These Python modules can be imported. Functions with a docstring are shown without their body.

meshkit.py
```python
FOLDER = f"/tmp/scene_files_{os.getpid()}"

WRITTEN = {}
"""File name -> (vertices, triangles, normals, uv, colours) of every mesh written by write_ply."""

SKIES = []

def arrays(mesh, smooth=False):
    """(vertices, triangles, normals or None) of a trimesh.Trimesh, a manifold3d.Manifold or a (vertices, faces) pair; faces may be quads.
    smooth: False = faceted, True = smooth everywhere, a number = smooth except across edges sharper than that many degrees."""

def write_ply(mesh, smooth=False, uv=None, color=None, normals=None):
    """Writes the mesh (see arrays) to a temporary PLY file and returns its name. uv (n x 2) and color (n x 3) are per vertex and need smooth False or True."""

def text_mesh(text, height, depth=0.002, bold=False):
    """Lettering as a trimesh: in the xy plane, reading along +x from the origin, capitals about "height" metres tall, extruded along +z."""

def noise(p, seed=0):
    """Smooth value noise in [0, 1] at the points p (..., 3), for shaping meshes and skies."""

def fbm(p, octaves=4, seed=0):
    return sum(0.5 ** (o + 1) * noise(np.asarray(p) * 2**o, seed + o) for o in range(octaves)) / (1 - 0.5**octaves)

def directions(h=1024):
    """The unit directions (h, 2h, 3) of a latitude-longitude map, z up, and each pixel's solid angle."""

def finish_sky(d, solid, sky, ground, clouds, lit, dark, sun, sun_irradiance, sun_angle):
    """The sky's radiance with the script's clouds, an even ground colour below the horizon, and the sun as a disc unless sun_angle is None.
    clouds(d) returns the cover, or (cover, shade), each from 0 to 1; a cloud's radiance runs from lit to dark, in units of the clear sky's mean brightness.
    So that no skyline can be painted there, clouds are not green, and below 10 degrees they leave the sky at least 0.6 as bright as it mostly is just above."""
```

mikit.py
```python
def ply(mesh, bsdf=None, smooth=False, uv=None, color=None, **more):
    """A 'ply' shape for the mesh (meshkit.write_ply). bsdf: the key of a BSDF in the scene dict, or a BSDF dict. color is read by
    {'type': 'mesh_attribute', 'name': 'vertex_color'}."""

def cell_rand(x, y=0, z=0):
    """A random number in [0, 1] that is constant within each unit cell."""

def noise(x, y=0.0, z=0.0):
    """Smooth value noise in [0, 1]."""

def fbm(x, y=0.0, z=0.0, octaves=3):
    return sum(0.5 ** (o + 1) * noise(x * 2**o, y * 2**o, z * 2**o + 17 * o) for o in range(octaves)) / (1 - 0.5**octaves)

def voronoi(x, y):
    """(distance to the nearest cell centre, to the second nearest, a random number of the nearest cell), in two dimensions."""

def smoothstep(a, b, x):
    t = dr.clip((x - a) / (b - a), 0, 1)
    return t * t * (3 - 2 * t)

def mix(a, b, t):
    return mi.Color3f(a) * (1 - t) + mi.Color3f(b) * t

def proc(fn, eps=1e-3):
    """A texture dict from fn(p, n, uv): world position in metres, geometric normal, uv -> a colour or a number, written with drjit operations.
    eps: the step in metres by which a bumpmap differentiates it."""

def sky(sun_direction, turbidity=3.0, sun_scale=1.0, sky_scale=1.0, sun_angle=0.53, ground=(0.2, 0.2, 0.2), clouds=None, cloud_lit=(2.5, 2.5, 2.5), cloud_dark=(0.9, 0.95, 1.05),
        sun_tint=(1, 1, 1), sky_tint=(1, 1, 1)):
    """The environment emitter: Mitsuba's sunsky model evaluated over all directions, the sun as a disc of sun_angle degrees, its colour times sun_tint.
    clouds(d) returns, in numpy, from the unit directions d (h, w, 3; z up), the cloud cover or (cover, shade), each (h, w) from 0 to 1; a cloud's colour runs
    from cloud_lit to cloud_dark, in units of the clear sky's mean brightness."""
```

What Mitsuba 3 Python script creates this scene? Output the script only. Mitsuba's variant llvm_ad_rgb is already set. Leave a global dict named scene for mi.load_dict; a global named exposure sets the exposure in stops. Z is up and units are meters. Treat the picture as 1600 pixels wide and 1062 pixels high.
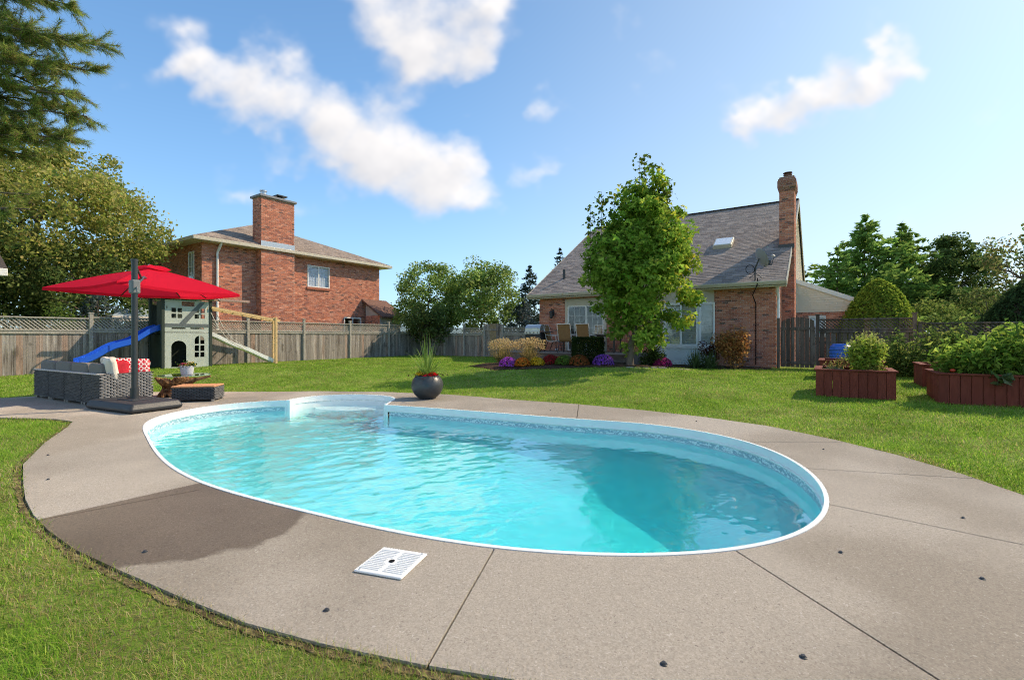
import math
import numpy as np, trimesh, shapely
import shapely.geometry as sg
from shapely import affinity
from scipy.interpolate import splprep, splev
import drjit as dr, mitsuba as mi
import mikit, meshkit
from mikit import noise, fbm, voronoi, cell_rand, smoothstep, mix, proc

# ---------------------------------------------------------------- camera, sky, exposure
F, CAM_H, HZ = 730.0, 1.25, 525.0          # focal length in pixels of the 1600 px photograph, eye height, horizon row
TF = mi.ScalarTransform4f
SUN_AZ, SUN_EL = (0.925, 0.38), 40.5
exposure = 1.92
scene, labels = {}, {}
scene['camera'] = {'type': 'perspective', 'fov': 2 * math.degrees(math.atan(800 / F)), 'fov_axis': 'x', 'near_clip': 0.05, 'far_clip': 3000.0,
                   'principal_point_offset_y': -(HZ - 531.0) / 1062.0,
                   'to_world': TF().look_at(origin=[0, 0, CAM_H], target=[0, 10, CAM_H], up=[0, 0, 1])}
_az = np.array(SUN_AZ) / np.hypot(*SUN_AZ)
SUN = np.array([_az[0] * math.cos(math.radians(SUN_EL)), _az[1] * math.cos(math.radians(SUN_EL)), math.sin(math.radians(SUN_EL))])

# fair-weather clouds: puffs given as direction (x/y, z/y), half widths and strength
PUFFS = [(-.70, .58, .055, .05, 1), (-.62, .55, .08, .06, 1), (-.53, .53, .09, .07, 1), (-.44, .50, .09, .08, 1), (-.36, .455, .10, .08, 1), (-.27, .42, .10, .085, 1),
         (-.34, .39, .16, .05, .7), (-.22, .36, .09, .08, 1), (-.15, .32, .10, .06, 1), (-.10, .355, .06, .05, 1), (-.05, .315, .06, .04, 1), (-.24, .325, .10, .04, .75),
         (-.24, .70, .10, .10, 1), (-.14, .68, .10, .09, 1), (-.07, .64, .07, .08, 1), (-.22, .60, .05, .07, .9), (-.11, .58, .06, .05, .9), (-.04, .70, .04, .06, .8),
         (.50, .45, .04, .04, .9), (.51, .49, .035, .03, .9), (.56, .47, .05, .04, 1), (.615, .49, .06, .05, 1), (.68, .51, .06, .04, 1), (.75, .54, .06, .04, 1), (.81, .57, .06, .045, 1), (.86, .56, .04, .035, .85), (.78, .60, .03, .03, .7), (.60, .53, .03, .03, .7),
         (.05, .50, .045, .032, .8), (.06, .36, .04, .05, .55), (-.10, .455, .035, .022, .45), (.05, .60, .035, .03, .4), (-.56, .285, .10, .025, .3)]


def smooth_(x):
    return x * x * (3 - 2 * x)


def clouds(d):
    y = d[..., 1]
    front = y > 0.25
    X, Z = d[..., 0] / np.maximum(y, .25), d[..., 2] / np.maximum(y, .25)
    q = np.stack([X * 5, Z * 6.5, X * 0], -1)
    wx, wz = meshkit.fbm(q * 2.1, 4, 3) - .5, meshkit.fbm(q * 2.1 + 40, 4, 7) - .5
    Xw, Zw = X + .11 * wx, Z + .10 * wz
    def puffs(Xw, Zw):
        dens = np.zeros(Xw.shape)
        for (cx, cz, rx, rz, s) in PUFFS:
            dens = dens + s * np.exp(-1.35 * (((Xw - cx) / rx) ** 2 + ((Zw - cz) / rz) ** 2))
        return 1.25 * (1 - np.exp(-dens))

    def body(X, Z):
        return puffs(X + .13 * wx, Z + .12 * wz) + 1.0 * (meshkit.fbm(np.stack([X * 13, Z * 15, X * 0 + 3], -1), 6, 11) - .5)

    dens = body(X, Z)
    cover = .97 * smooth_(np.clip((dens - .16) / .98, 0, 1))
    lit = body(X + .035, Z + .035)            # thickness on the sunward side
    shade = np.clip(.38 + .75 * (lit - dens) + .35 * (dens - .7), 0, 1)
    # the same kind of scattered cloud all around
    e = np.stack([d[..., 0] / (d[..., 2] + .25) * 1.3, y / (d[..., 2] + .25) * 1.3, y * 0 + 9], -1)
    far = np.clip((meshkit.fbm(e, 5, 21) - .60) / .12, 0, 1) * np.clip((d[..., 2] - .12) / .1, 0, 1)
    cover = np.where(front, cover, far * (1 - np.clip((y + .1) / .35, 0, 1)))
    shade = np.where(front, shade, .3)
    # a thin high veil, thickest low down and under the sun
    toward = d[..., 0] * _az[0] + d[..., 1] * _az[1]
    veil = .46 * smooth_(np.clip((toward - .10) / .80, 0, 1)) * np.exp(-1.1 * np.maximum(d[..., 2], 0)) + .30 * np.exp(-np.maximum(d[..., 2], 0) / .10)
    veil = np.clip(veil * (.8 + .4 * meshkit.fbm(np.stack([d[..., 0] * 3, d[..., 1] * 3, d[..., 2] * 9], -1), 4, 31)), 0, .75)
    both = cover + (1 - cover) * veil
    return both, (cover * shade + (1 - cover) * veil * 1.0) / np.maximum(both, 1e-6)


scene['sky'] = mikit.sky(SUN.tolist(), turbidity=3.0, sky_scale=1.68, sky_tint=(.89, 1.02, 1.07), clouds=clouds, cloud_lit=(1.95, 1.88, 1.84), cloud_dark=(1.32, 1.32, 1.38), ground=(.16, .17, .12))

# ---------------------------------------------------------------- frames of the place: A runs along the left fence, C along the house's back wall
A = np.array([.565, .825, 0.]); C = np.array([.825, -.565, 0.]); UP = np.array([0, 0, 1.])


class Fr:
    def __init__(s, o, ex=(1, 0, 0), ey=(0, 1, 0), ez=(0, 0, 1)):
        s.o = np.array(o, float); s.m = np.array([ex, ey, ez], float)

    def __call__(s, v):
        return np.asarray(v, float) @ s.m + s.o


WORLD = Fr((0, 0, 0))


def rotz(o, deg):
    c, s_ = math.cos(math.radians(deg)), math.sin(math.radians(deg))
    return Fr(o, (c, s_, 0), (-s_, c, 0))


# ---------------------------------------------------------------- mesh building
BOXF = np.array([[0, 2, 3], [0, 3, 1], [4, 5, 7], [4, 7, 6], [0, 1, 5], [0, 5, 4], [2, 6, 7], [2, 7, 3], [0, 4, 6], [0, 6, 2], [1, 3, 7], [1, 7, 5]])


class MB:
    def __init__(s):
        s.v, s.f, s.c, s.n = [], [], [], 0

    def add(s, v, f, col=None):
        v = np.asarray(v, float); f = np.asarray(f, int)
        if f.shape[1] == 4:
            f = np.vstack([f[:, [0, 1, 2]], f[:, [0, 2, 3]]])
        s.v.append(v); s.f.append(f + s.n); s.n += len(v)
        if col is not None:
            s.c.append(np.broadcast_to(np.asarray(col, float), (len(v), 3)))
        return s

    def box(s, x0, x1, y0, y1, z0, z1, col=None, fr=WORLD):
        v = np.array([[x, y, z] for x in (x0, x1) for y in (y0, y1) for z in (z0, z1)], float)
        # index = 4*ix + 2*iy + iz
        f = np.array([[0, 1, 3], [0, 3, 2], [4, 6, 7], [4, 7, 5], [0, 4, 5], [0, 5, 1], [2, 3, 7], [2, 7, 6], [0, 2, 6], [0, 6, 4], [1, 5, 7], [1, 7, 3]])
        return s.add(fr(v), f, col)

    def cbox(s, x0, x1, y0, y1, z0, z1, c=.01, col=None, fr=WORLD):
        """box with its edges chamfered by c"""
        m = (np.array([x0, y0, z0]) + [x1, y1, z1]) / 2; h = np.abs(np.array([x1, y1, z1], float) - [x0, y0, z0]) / 2
        c = min(c, h.min() * .9)
        pts = []
        for sx in (-1, 1):
            for sy in (-1, 1):
                for sz in (-1, 1):
                    k = np.array([sx, sy, sz])
                    for ax in range(3):
                        e = h - c; e[ax] = h[ax]
                        pts.append(m + k * e)
        hull = trimesh.convex.convex_hull(np.array(pts))
        return s.add(fr(hull.vertices), hull.faces, col)

    def tube(s, pts, r, n=8, col=None, cap=True, fr=WORLD):
        p = fr(np.asarray(pts, float)); k = len(p)
        r = np.broadcast_to(np.asarray(r, float), (k,))
        t = np.gradient(p, axis=0); t /= np.linalg.norm(t, axis=1, keepdims=True) + 1e-12
        ref = np.array([0, 0, 1.]) if abs(t[:, 2]).mean() < .8 else np.array([1., 0, 0])
        a = np.cross(t, ref); a /= np.linalg.norm(a, axis=1, keepdims=True) + 1e-12
        b = np.cross(t, a); ang = np.arange(n) * 2 * np.pi / n + np.pi / n
        v = (p[:, None] + r[:, None, None] * (np.cos(ang)[None, :, None] * a[:, None] + np.sin(ang)[None, :, None] * b[:, None])).reshape(-1, 3)
        i, j = np.meshgrid(np.arange(k - 1), np.arange(n), indexing='ij'); j2 = (j + 1) % n
        f = np.stack([i * n + j, i * n + j2, (i + 1) * n + j2, (i + 1) * n + j], -1).reshape(-1, 4)
        f = np.vstack([f[:, [0, 1, 2]], f[:, [0, 2, 3]]])
        if cap:
            q = np.arange(1, n - 1)
            f = np.vstack([f, np.stack([q * 0, q + 1, q], 1), np.stack([q * 0, q, q + 1], 1) + (k - 1) * n])
        return s.add(v, f, col)

    def lathe(s, prof, n=28, col=None, fr=WORLD):
        prof = np.asarray(prof, float); k = len(prof); ang = np.arange(n) * 2 * np.pi / n
        v = np.stack([prof[:, :1] * np.cos(ang), prof[:, :1] * np.sin(ang), np.repeat(prof[:, 1:], n, 1)], -1).reshape(-1, 3)
        i, j = np.meshgrid(np.arange(k - 1), np.arange(n), indexing='ij'); j2 = (j + 1) % n
        f = np.stack([i * n + j, i * n + j2, (i + 1) * n + j2, (i + 1) * n + j], -1).reshape(-1, 4)
        return s.add(fr(v), f, col)

    def poly(s, polygon, h, fr=WORLD, col=None):
        """shapely polygon in the frame's xy, extruded along its z from 0 to h"""
        for g in getattr(polygon, 'geoms', [polygon]):
            if g.area < 1e-7:
                continue
            m = trimesh.creation.extrude_polygon(g, h, engine='earcut')
            s.add(fr(m.vertices), m.faces, col)
        return s

    def superbox(s, size, e=.35, n=14, col=None, fr=WORLD, pinch=0.):
        """cushion: a superellipsoid"""
        u = np.linspace(-np.pi / 2, np.pi / 2, n + 1); w = np.linspace(-np.pi, np.pi, 2 * n, endpoint=False)
        sp = lambda x: np.sign(x) * np.abs(x) ** e
        U, W = np.meshgrid(u, w, indexing='ij')
        x, y, z = sp(np.cos(U)) * sp(np.cos(W)), sp(np.cos(U)) * sp(np.sin(W)), sp(np.sin(U))
        if pinch:
            z = z * (1 - pinch * np.maximum(np.abs(x), np.abs(y)) ** 3)
            g = 1 - .10 * (1 - np.abs(x * y))
            x, y = x * g, y * g
        v = np.stack([x * size[0] / 2, y * size[1] / 2, z * size[2] / 2], -1).reshape(-1, 3)
        m = 2 * n
        i, j = np.meshgrid(np.arange(n), np.arange(m), indexing='ij'); j2 = (j + 1) % m
        return s.add(fr(v), np.stack([i * m + j, i * m + j2, (i + 1) * m + j2, (i + 1) * m + j], -1).reshape(-1, 4), col)

    def arr(s):
        return np.vstack(s.v), np.vstack(s.f)

    def col(s):
        return np.vstack(s.c) if s.c else None


_used = set()


def numbered(key):
    k, i = key, 0
    while k in _used:
        i += 1; k = f'{key}_{i:03d}'
    _used.add(k)
    return k


def info(key, label=None, cat=None, group=None, kind=None):
    d = {a: b for a, b in (('label', label), ('category', cat), ('group', group), ('kind', kind)) if b}
    if d:
        labels[key] = d


def put(key, mb, bsdf, smooth=False, label=None, cat=None, group=None, kind=None, **more):
    """one entry of the scene (a thing that is one mesh, or a part when key is 'thing__part')"""
    k = numbered(key)
    if isinstance(mb, MB):
        c = mb.col()
        if c is not None and smooth not in (False, True):
            smooth = False
        scene[k] = mikit.ply(mb.arr(), bsdf, smooth=smooth, color=c, **more)
    else:
        scene[k] = mikit.ply(mb, bsdf, smooth=smooth, **more)
    info(k, label, cat, group, kind)
    return k


def thing(name, label, cat, group=None):
    k = numbered(name)
    info(k, label, cat, group)
    return k


def piece(key, shape, M, **kw):
    """a copy of a shape dict under a 4x4 matrix"""
    k = numbered(key)
    scene[k] = {**shape, 'to_world': TF(np.asarray(M, float).tolist())}
    info(k, **kw)
    return k


def mat4(ex, ey, ez, o):
    M = np.eye(4); M[:3, 0], M[:3, 1], M[:3, 2], M[:3, 3] = ex, ey, ez, o
    return M


# ---------------------------------------------------------------- materials
def two(b):
    return {'type': 'twosided', 'b': b}


VC = {'type': 'mesh_attribute', 'name': 'vertex_color'}


def mat(name, color, rough=.7, spec=.4, bump=None, bump_scale=1., **kw):
    c = color if isinstance(color, dict) else ({'type': 'rgb', 'value': list(color)} if not callable(color) else proc(color))
    b = {'type': 'principled', 'base_color': c, 'roughness': rough if not callable(rough) else proc(rough), 'specular': spec, **kw}
    if bump is not None:
        b = {'type': 'bumpmap', 'tex': proc(bump, eps=.002), 'scale': bump_scale, 'b': b}
    scene[name] = two(b)
    return name


mat('tinted', VC, .8, .3)                        # bricks, shingles, slats: a colour for each piece
scene['leafy'] = {'type': 'principledthin', 'base_color': VC, 'roughness': .55, 'diff_trans': 1.0, 'eta': 1.35, 'spec_trans': 0.0}
mat('white_paint', (.78, .77, .73), .45)
mat('cream_paint', (.52, .47, .37), .5)
mat('dark_metal', (.035, .037, .04), .38, .5)
mat('dark_plastic', (.032, .034, .037), .5, .45, bump=lambda p, n, uv: noise(p.x * 500, p.y * 500, p.z * 500), bump_scale=.0004)
mat('black_gap', (.012, .012, .013), .8, .1)
mat('steel', (.55, .55, .54), .3, .5, metallic=.9)
scene['pane'] = {'type': 'thindielectric', 'int_ior': 1.5}
mat('plaster', (.55, .53, .49), .9, .1)


def wood_grain(p, pitch=.14, base=(.27, .24, .21), dark=(.115, .092, .074), pale=(.46, .43, .385)):
    s1 = p.x * A[0] + p.y * A[1]
    s2 = p.x * C[0] + p.y * C[1]
    k = dr.floor(s1 / pitch) * 7.3 + dr.floor(s2 / pitch) * 3.1
    r = cell_rand(k)
    h = (s1 + s2)
    g = fbm(h * 60, p.z * 1.6 + r * 40, r * 9, octaves=3)
    streak = fbm(h * 14 + r * 11, p.z * .9, 3.0, octaves=3)
    c = mix(base, dark, smoothstep(.48, .75, g) * .8)
    c = mix(c, pale, smoothstep(.55, .75, streak) * .65)
    c = mix(c, (.27, .15, .095), smoothstep(.84, .97, r) * .5)
    c = mix(c, (.075, .062, .05), smoothstep(.66, .85, fbm(h * 5, p.z * 1.3, 8.0, octaves=3)) * .7)
    knots = noise(h * 9, p.z * 7, 5)
    return c * (.75 + .5 * r) * (1 - .35 * smoothstep(.88, .94, knots))


mat('old_wood', lambda p, n, uv: wood_grain(p), .9, .15)
mat('grey_timber', lambda p, n, uv: mix((.27, .25, .215), (.42, .40, .35), fbm(p.x * 9 + p.z * 4, p.y * 9 + p.z * 4, p.z * 5, octaves=4)) * (.8 + .4 * noise(p.x * 50, p.y * 50, p.z * 20)), .9, .15)
mat('dark_wood', lambda p, n, uv: wood_grain(p, base=(.125, .097, .078), dark=(.065, .050, .040), pale=(.20, .175, .15)), .9, .15)  # the same grain in darker tones


def yellow_wood(p, n, uv):
    g = fbm(p.x * 30 + p.z * 12, p.y * 30, p.z * 30, octaves=3)
    return mix((.55, .36, .16), (.68, .50, .26), g)


mat('new_wood', yellow_wood, .65, .3)
mat('red_stain', lambda p, n, uv: mix((.140, .030, .019), (.19, .050, .032), fbm(p.x * 9, p.y * 9, p.z * 3, octaves=4)) * (.85 + .3 * noise(p.x * 70, p.y * 70, p.z * 6)) * (.9 + .2 * cell_rand(dr.floor((p.x * C[0] + p.y * C[1]) / .1356), dr.floor((p.x * A[0] + p.y * A[1]) / .1356))), .75, .2)


def concrete(p, n, uv):
    big = fbm(p.x * .9, p.y * .9, 2.0, octaves=4)
    grit = noise(p.x * 130, p.y * 130, 1.0)
    grit2 = noise(p.x * 210, p.y * 210, 4.0)
    c = mix((.240, .207, .164), (.325, .287, .236), smoothstep(.3, .7, big))
    c = c * (.74 + .28 * grit + .26 * grit2)
    c = mix(c, (.62, .58, .52), smoothstep(.86, .95, noise(p.x * 120, p.y * 120, 9.0)) * .30)
    c = mix(c, (.10, .085, .075), smoothstep(.86, .95, noise(p.x * 140, p.y * 140, 14.0)) * .45)
    stain = smoothstep(.60, .78, fbm(p.x * .55 + 3, p.y * .55, 7.0, octaves=4))
    c = c * (1 - .20 * stain)
    w = wet(p)
    return mix(c, c * mi.Color3f(.50, .445, .385), w)


def wet(p):
    """the rinsed, still wet slab at the pool's near left side: a patch with a ragged outline"""
    wob = (fbm(p.x * 4, p.y * 4, 1.0, octaves=5) - .5) * .34
    # straight upper edge along the joint, ragged lower edge
    up = (p.x + 3.221) * -.81 + (p.y - 3.191) * .586          # > 0 beyond the joint
    lo = (p.y - 2.5) - .62 * (p.x + 2.10) + .14 * dr.sin((p.x + 2.1) * 5.0) + wob
    return smoothstep(-.02, .0, -up) * smoothstep(-.03, .05, lo) * smoothstep(-.05, .02, -1.45 - p.x + wob * .5)


mat('concrete', concrete, lambda p, n, uv: .9 - .42 * wet(p), .35, bump=lambda p, n, uv: .6 * noise(p.x * 110, p.y * 110, 1.0) + .4 * noise(p.x * 240, p.y * 240, 3.0), bump_scale=.0022)


def soil_green(p, n, uv):
    a = fbm(p.x * .8, p.y * .8, 1.0, octaves=4)
    b = noise(p.x * 60, p.y * 60, 1.0)
    c = mix((.11, .18, .024), (.165, .235, .042), smoothstep(.3, .7, a))
    return mix(c, (.12, .095, .05), smoothstep(.55, .9, b) * .6)


mat('turf', soil_green, .95, .1)
mat('mulch', lambda p, n, uv: mix((.035, .022, .015), (.10, .065, .042), smoothstep(.4, .8, noise(p.x * 45, p.y * 45, p.z * 45))), .95, .1, bump=lambda p, n, uv: noise(p.x * 45, p.y * 45, p.z * 45), bump_scale=.02)
mat('mortar', lambda p, n, uv: mix((.40, .36, .32), (.52, .48, .43), fbm(p.x * 8, p.y * 8, p.z * 8, octaves=3)), .95, .1)
mat('siding', (.72, .63, .50), .6, .3)
mat('bark', lambda p, n, uv: mix((.09, .07, .052), (.19, .16, .125), fbm(p.x * 26, p.y * 26, p.z * 6, octaves=4)), .95, .1)
mat('pool_white', (.72, .73, .71), .35, .5)

# ---------------------------------------------------------------- outlines measured on the ground (metres; camera foot at the origin, y away)
POOL_A = [(-4.58, 5.887), (-5.14, 6.55), (-5.44, 7.185), (-5.52, 7.799), (-5.33, 8.40), (-4.90, 8.84), (-4.288, 9.10)]
POOL_B = [(-2.245, 8.449), (-1.096, 8.004), (-.10, 7.52), (.904, 7.06), (1.85, 6.66), (2.45, 6.16), (2.76, 5.53), (2.81, 4.86), (2.69, 4.244), (2.505, 3.771), (2.33, 3.46), (2.09, 3.19), (1.76, 2.945), (1.40, 2.78), (.852, 2.675), (.346, 2.69), (-.09, 2.78), (-.70, 3.01), (-1.47, 3.34), (-1.98, 3.59), (-2.60, 3.97), (-3.10, 4.36), (-3.64, 4.86), (-4.05, 5.27)]
_k = np.array(POOL_A + [(-3.27, 8.84)] + POOL_B)
_t, _ = splprep(np.vstack([_k, _k[:1]]).T, s=.006, per=True)
KIDNEY = sg.Polygon(np.array(splev(np.linspace(0, 1, 220, endpoint=False), _t)).T)
STEP = sg.Polygon([(-4.36, 8.6), (-4.36, 9.20), (-4.30, 9.45), (-4.12, 9.72), (-3.80, 9.90), (-3.40, 9.97), (-2.95, 9.93), (-2.62, 9.74), (-2.40, 9.42), (-2.33, 9.0), (-2.30, 8.40), (-3.2, 8.2)])
_s = np.array(STEP.exterior.coords)[1:10]
_q, _ = splprep(_s.T, s=.002)
STEP = sg.Polygon(np.vstack([[(-4.36, 8.5)], np.array(splev(np.linspace(0, 1, 40), _q)).T, [(-2.30, 8.35), (-3.2, 8.2)]]))
BASIN = KIDNEY.union(STEP)
DECK_PTS = [(-15.5, 9.55), (-12., 9.5), (-10.3, 9.45), (-9.2, 10.25), (-8.0, 10.48), (-6.75, 10.5), (-5.75, 10.52), (-4.36, 10.61), (-2.874, 10.49), (-1.374, 10.03), (-.70, 9.65), (0., 9.217), (1.18, 8.62), (2.174, 7.94), (2.976, 7.242), (3.571, 6.518), (3.90, 5.668), (4.06, 4.932), (4.09, 4.244), (4.03, 3.694), (3.9, 2.9), (3.55, 2.05), (2.9, 1.35), (2.0, 1.12), (1.0, 1.32),
            (.4, 1.53), (.028, 1.699), (-.344, 1.782), (-.78, 1.905), (-1.16, 2.04), (-1.611, 2.253), (-2.099, 2.5), (-2.58, 2.75), (-3.0, 3.02), (-3.36, 3.28), (-3.75, 3.60), (-4.174, 3.99), (-4.775, 4.562), (-5.5, 5.50), (-6.1, 6.40), (-6.45, 6.86), (-6.9, 7.06), (-7.87, 7.18), (-12., 7.22), (-15.5, 7.22)]
_d = sg.Polygon(DECK_PTS)
DECK = _d.buffer(.25).buffer(-.5).buffer(.25)
JOINTS = [[(-.03, 3.05), (-.096, 2.79), (-.36, 1.6)], [(1.25, 2.95), (1.555, 1.699), (1.75, .9)], [(2.25, 3.58), (3.7, 2.2)], [(2.6, 4.47), (4.4, 4.02)], [(2.5, 5.53), (4.5, 5.53)], [(.95, 6.9), (1.28, 8.9)], [(-4.9, 8.9), (-5.6, 10.9)],
          [(-5.2, 8.0), (-7.2, 8.9), (-7.6, 11)], [(-2.55, 3.80), (-3.4, 3.0)], [(-6.6, 6.6), (-7.0, 10.8)], [(-11.2, 7), (-11.2, 10)]]


def smooth01(x):
    x = np.clip(x, 0, 1); return x * x * (3 - 2 * x)


def poly_dist(poly, x, y):
    return shapely.distance(poly, shapely.points(np.ravel(x), np.ravel(y))).reshape(np.shape(x))


def ground(x, y):
    """height of the lawn: flush with the pool deck, gently up to the fences and the house, with the planted mound"""
    x, y = np.asarray(x, float), np.asarray(y, float)
    d = poly_dist(DECK, x, y)
    z = -.020 + .17 * smooth01(d / 6.5)
    u = ((x - 2.2) * C[0] + (y - 15.0) * C[1]); v = ((x - 2.2) * A[0] + (y - 15.0) * A[1])
    z = z + .17 * np.exp(-1.4 * ((u / 3.9) ** 4 + (v / 2.6) ** 2)) + .012 * (meshkit.fbm(np.stack([x * .5, y * .5, x * 0], -1), 3, 5) - .5)
    return z


def gz(x, y):
    return float(ground(np.array([x]), np.array([y]))[0])


# the lawn: one sheet to the horizon, with a hole where the deck and the pool lie
def grid_axis(lo, hi, step, far):
    inner = np.arange(lo, hi + step / 2, step)
    g = step * 1.35 ** np.arange(1, 40); s = np.cumsum(g); s = s[s < far]
    return np.concatenate([lo - s[::-1], inner, hi + s])


gx, gy = grid_axis(-18, 16, .25, 900.), grid_axis(-1, 27, .25, 900.)
GX, GY = np.meshgrid(gx, gy, indexing='ij')
GZ = ground(GX, GY)
nx, ny = GX.shape
i, j = np.meshgrid(np.arange(nx - 1), np.arange(ny - 1), indexing='ij')
quads = np.stack([i * ny + j, (i + 1) * ny + j, (i + 1) * ny + j + 1, i * ny + j + 1], -1).reshape(-1, 4)
core = DECK.buffer(-.22)
inside = shapely.contains_xy(core, GX.ravel(), GY.ravel())
quads = quads[~inside[quads].all(1)]
put('lawn', MB().add(np.stack([GX, GY, GZ], -1).reshape(-1, 3), quads), 'turf', smooth=True, kind='structure')

# deck: a dark bed with the cast slabs on it, sawn joints between them
bed = DECK.difference(BASIN.buffer(.0275, 24))
put('pool_deck', MB().poly(bed.buffer(-.01), .05, Fr((0, 0, -.16))), 'black_gap', kind='structure')
cuts = sg.MultiLineString([sg.LineString(j_) for j_ in JOINTS]).buffer(.0055)
slabs = bed.difference(cuts)
for g in slabs.geoms:
    if g.area > .02:
        put('pool_deck__slab', MB().poly(g, .11, Fr((0, 0, -.11))), 'concrete')

# bare, matted earth where the lawn meets the deck
_r = np.random.default_rng(77)
strip = DECK.buffer(.02).exterior
pts = []
for d_ in np.arange(0, strip.length, .09):
    p_ = np.array(strip.interpolate(d_).coords[0]); q_ = np.array(strip.interpolate((d_ + .05) % strip.length).coords[0])
    t_ = (q_ - p_) / (np.linalg.norm(q_ - p_) + 1e-9)
    w_ = .006 + .055 * meshkit.fbm(np.array([[d_ * 1.3, 0, 0.]]), 4, 6)[0] ** 1.3 * _r.uniform(.4, 1.5)
    pts.append(p_ + np.array([t_[1], -t_[0]]) * w_ * (1 if DECK.exterior.is_ccw else -1))
earth = sg.Polygon(pts).buffer(0).union(DECK).difference(DECK.buffer(-.05))
mat('bare_earth', lambda p, n, uv: mix((.075, .055, .03), (.21, .165, .085), smoothstep(.35, .75, fbm(p.x * 30, p.y * 30, 2.0, octaves=3))), .95, .1, bump=lambda p, n, uv: noise(p.x * 60, p.y * 60, 1.0), bump_scale=.01)
put('lawn__bare_edge', MB().poly(earth, .006, Fr((0, 0, -.019))), 'bare_earth', kind='stuff')

# ---------------------------------------------------------------- the pool
pool = thing('swimming_pool', 'kidney shaped in-ground pool with white coping and turquoise liner', 'swimming pool')


def rings(poly, n):
    e = poly.exterior
    return np.array([e.interpolate(t, normalized=True).coords[0] for t in np.arange(n) / n])


def ring_wall(mb, poly_out, z0, z1, n=420, keep=None):
    p = rings(poly_out, n)
    v = np.vstack([np.c_[p, np.full(n, z0)], np.c_[p, np.full(n, z1)]])
    k = np.arange(n); k2 = (k + 1) % n
    ok = np.ones(n, bool) if keep is None else keep(p)
    f = np.stack([k, k2, k2 + n, k + n], 1)[ok]
    return mb.add(v, f)


in_step = lambda p: shapely.contains_xy(STEP.difference(KIDNEY).buffer(.06), p[:, 0], p[:, 1])
wall_line = KIDNEY.union(STEP)
# coping: a white moulded track, its lip just above the deck and its face 9 cm down
cop = wall_line.buffer(.026, 24).difference(wall_line.buffer(-.006, 24))
m = MB().poly(cop, .098, Fr((0, 0, -.092)))
put(pool + '__coping', m, 'pool_white')
put(pool + '__coping__bead', MB().poly(wall_line.buffer(.004).difference(wall_line.buffer(-.016)), .016, Fr((0, 0, -.106))), 'pool_white')


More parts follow.
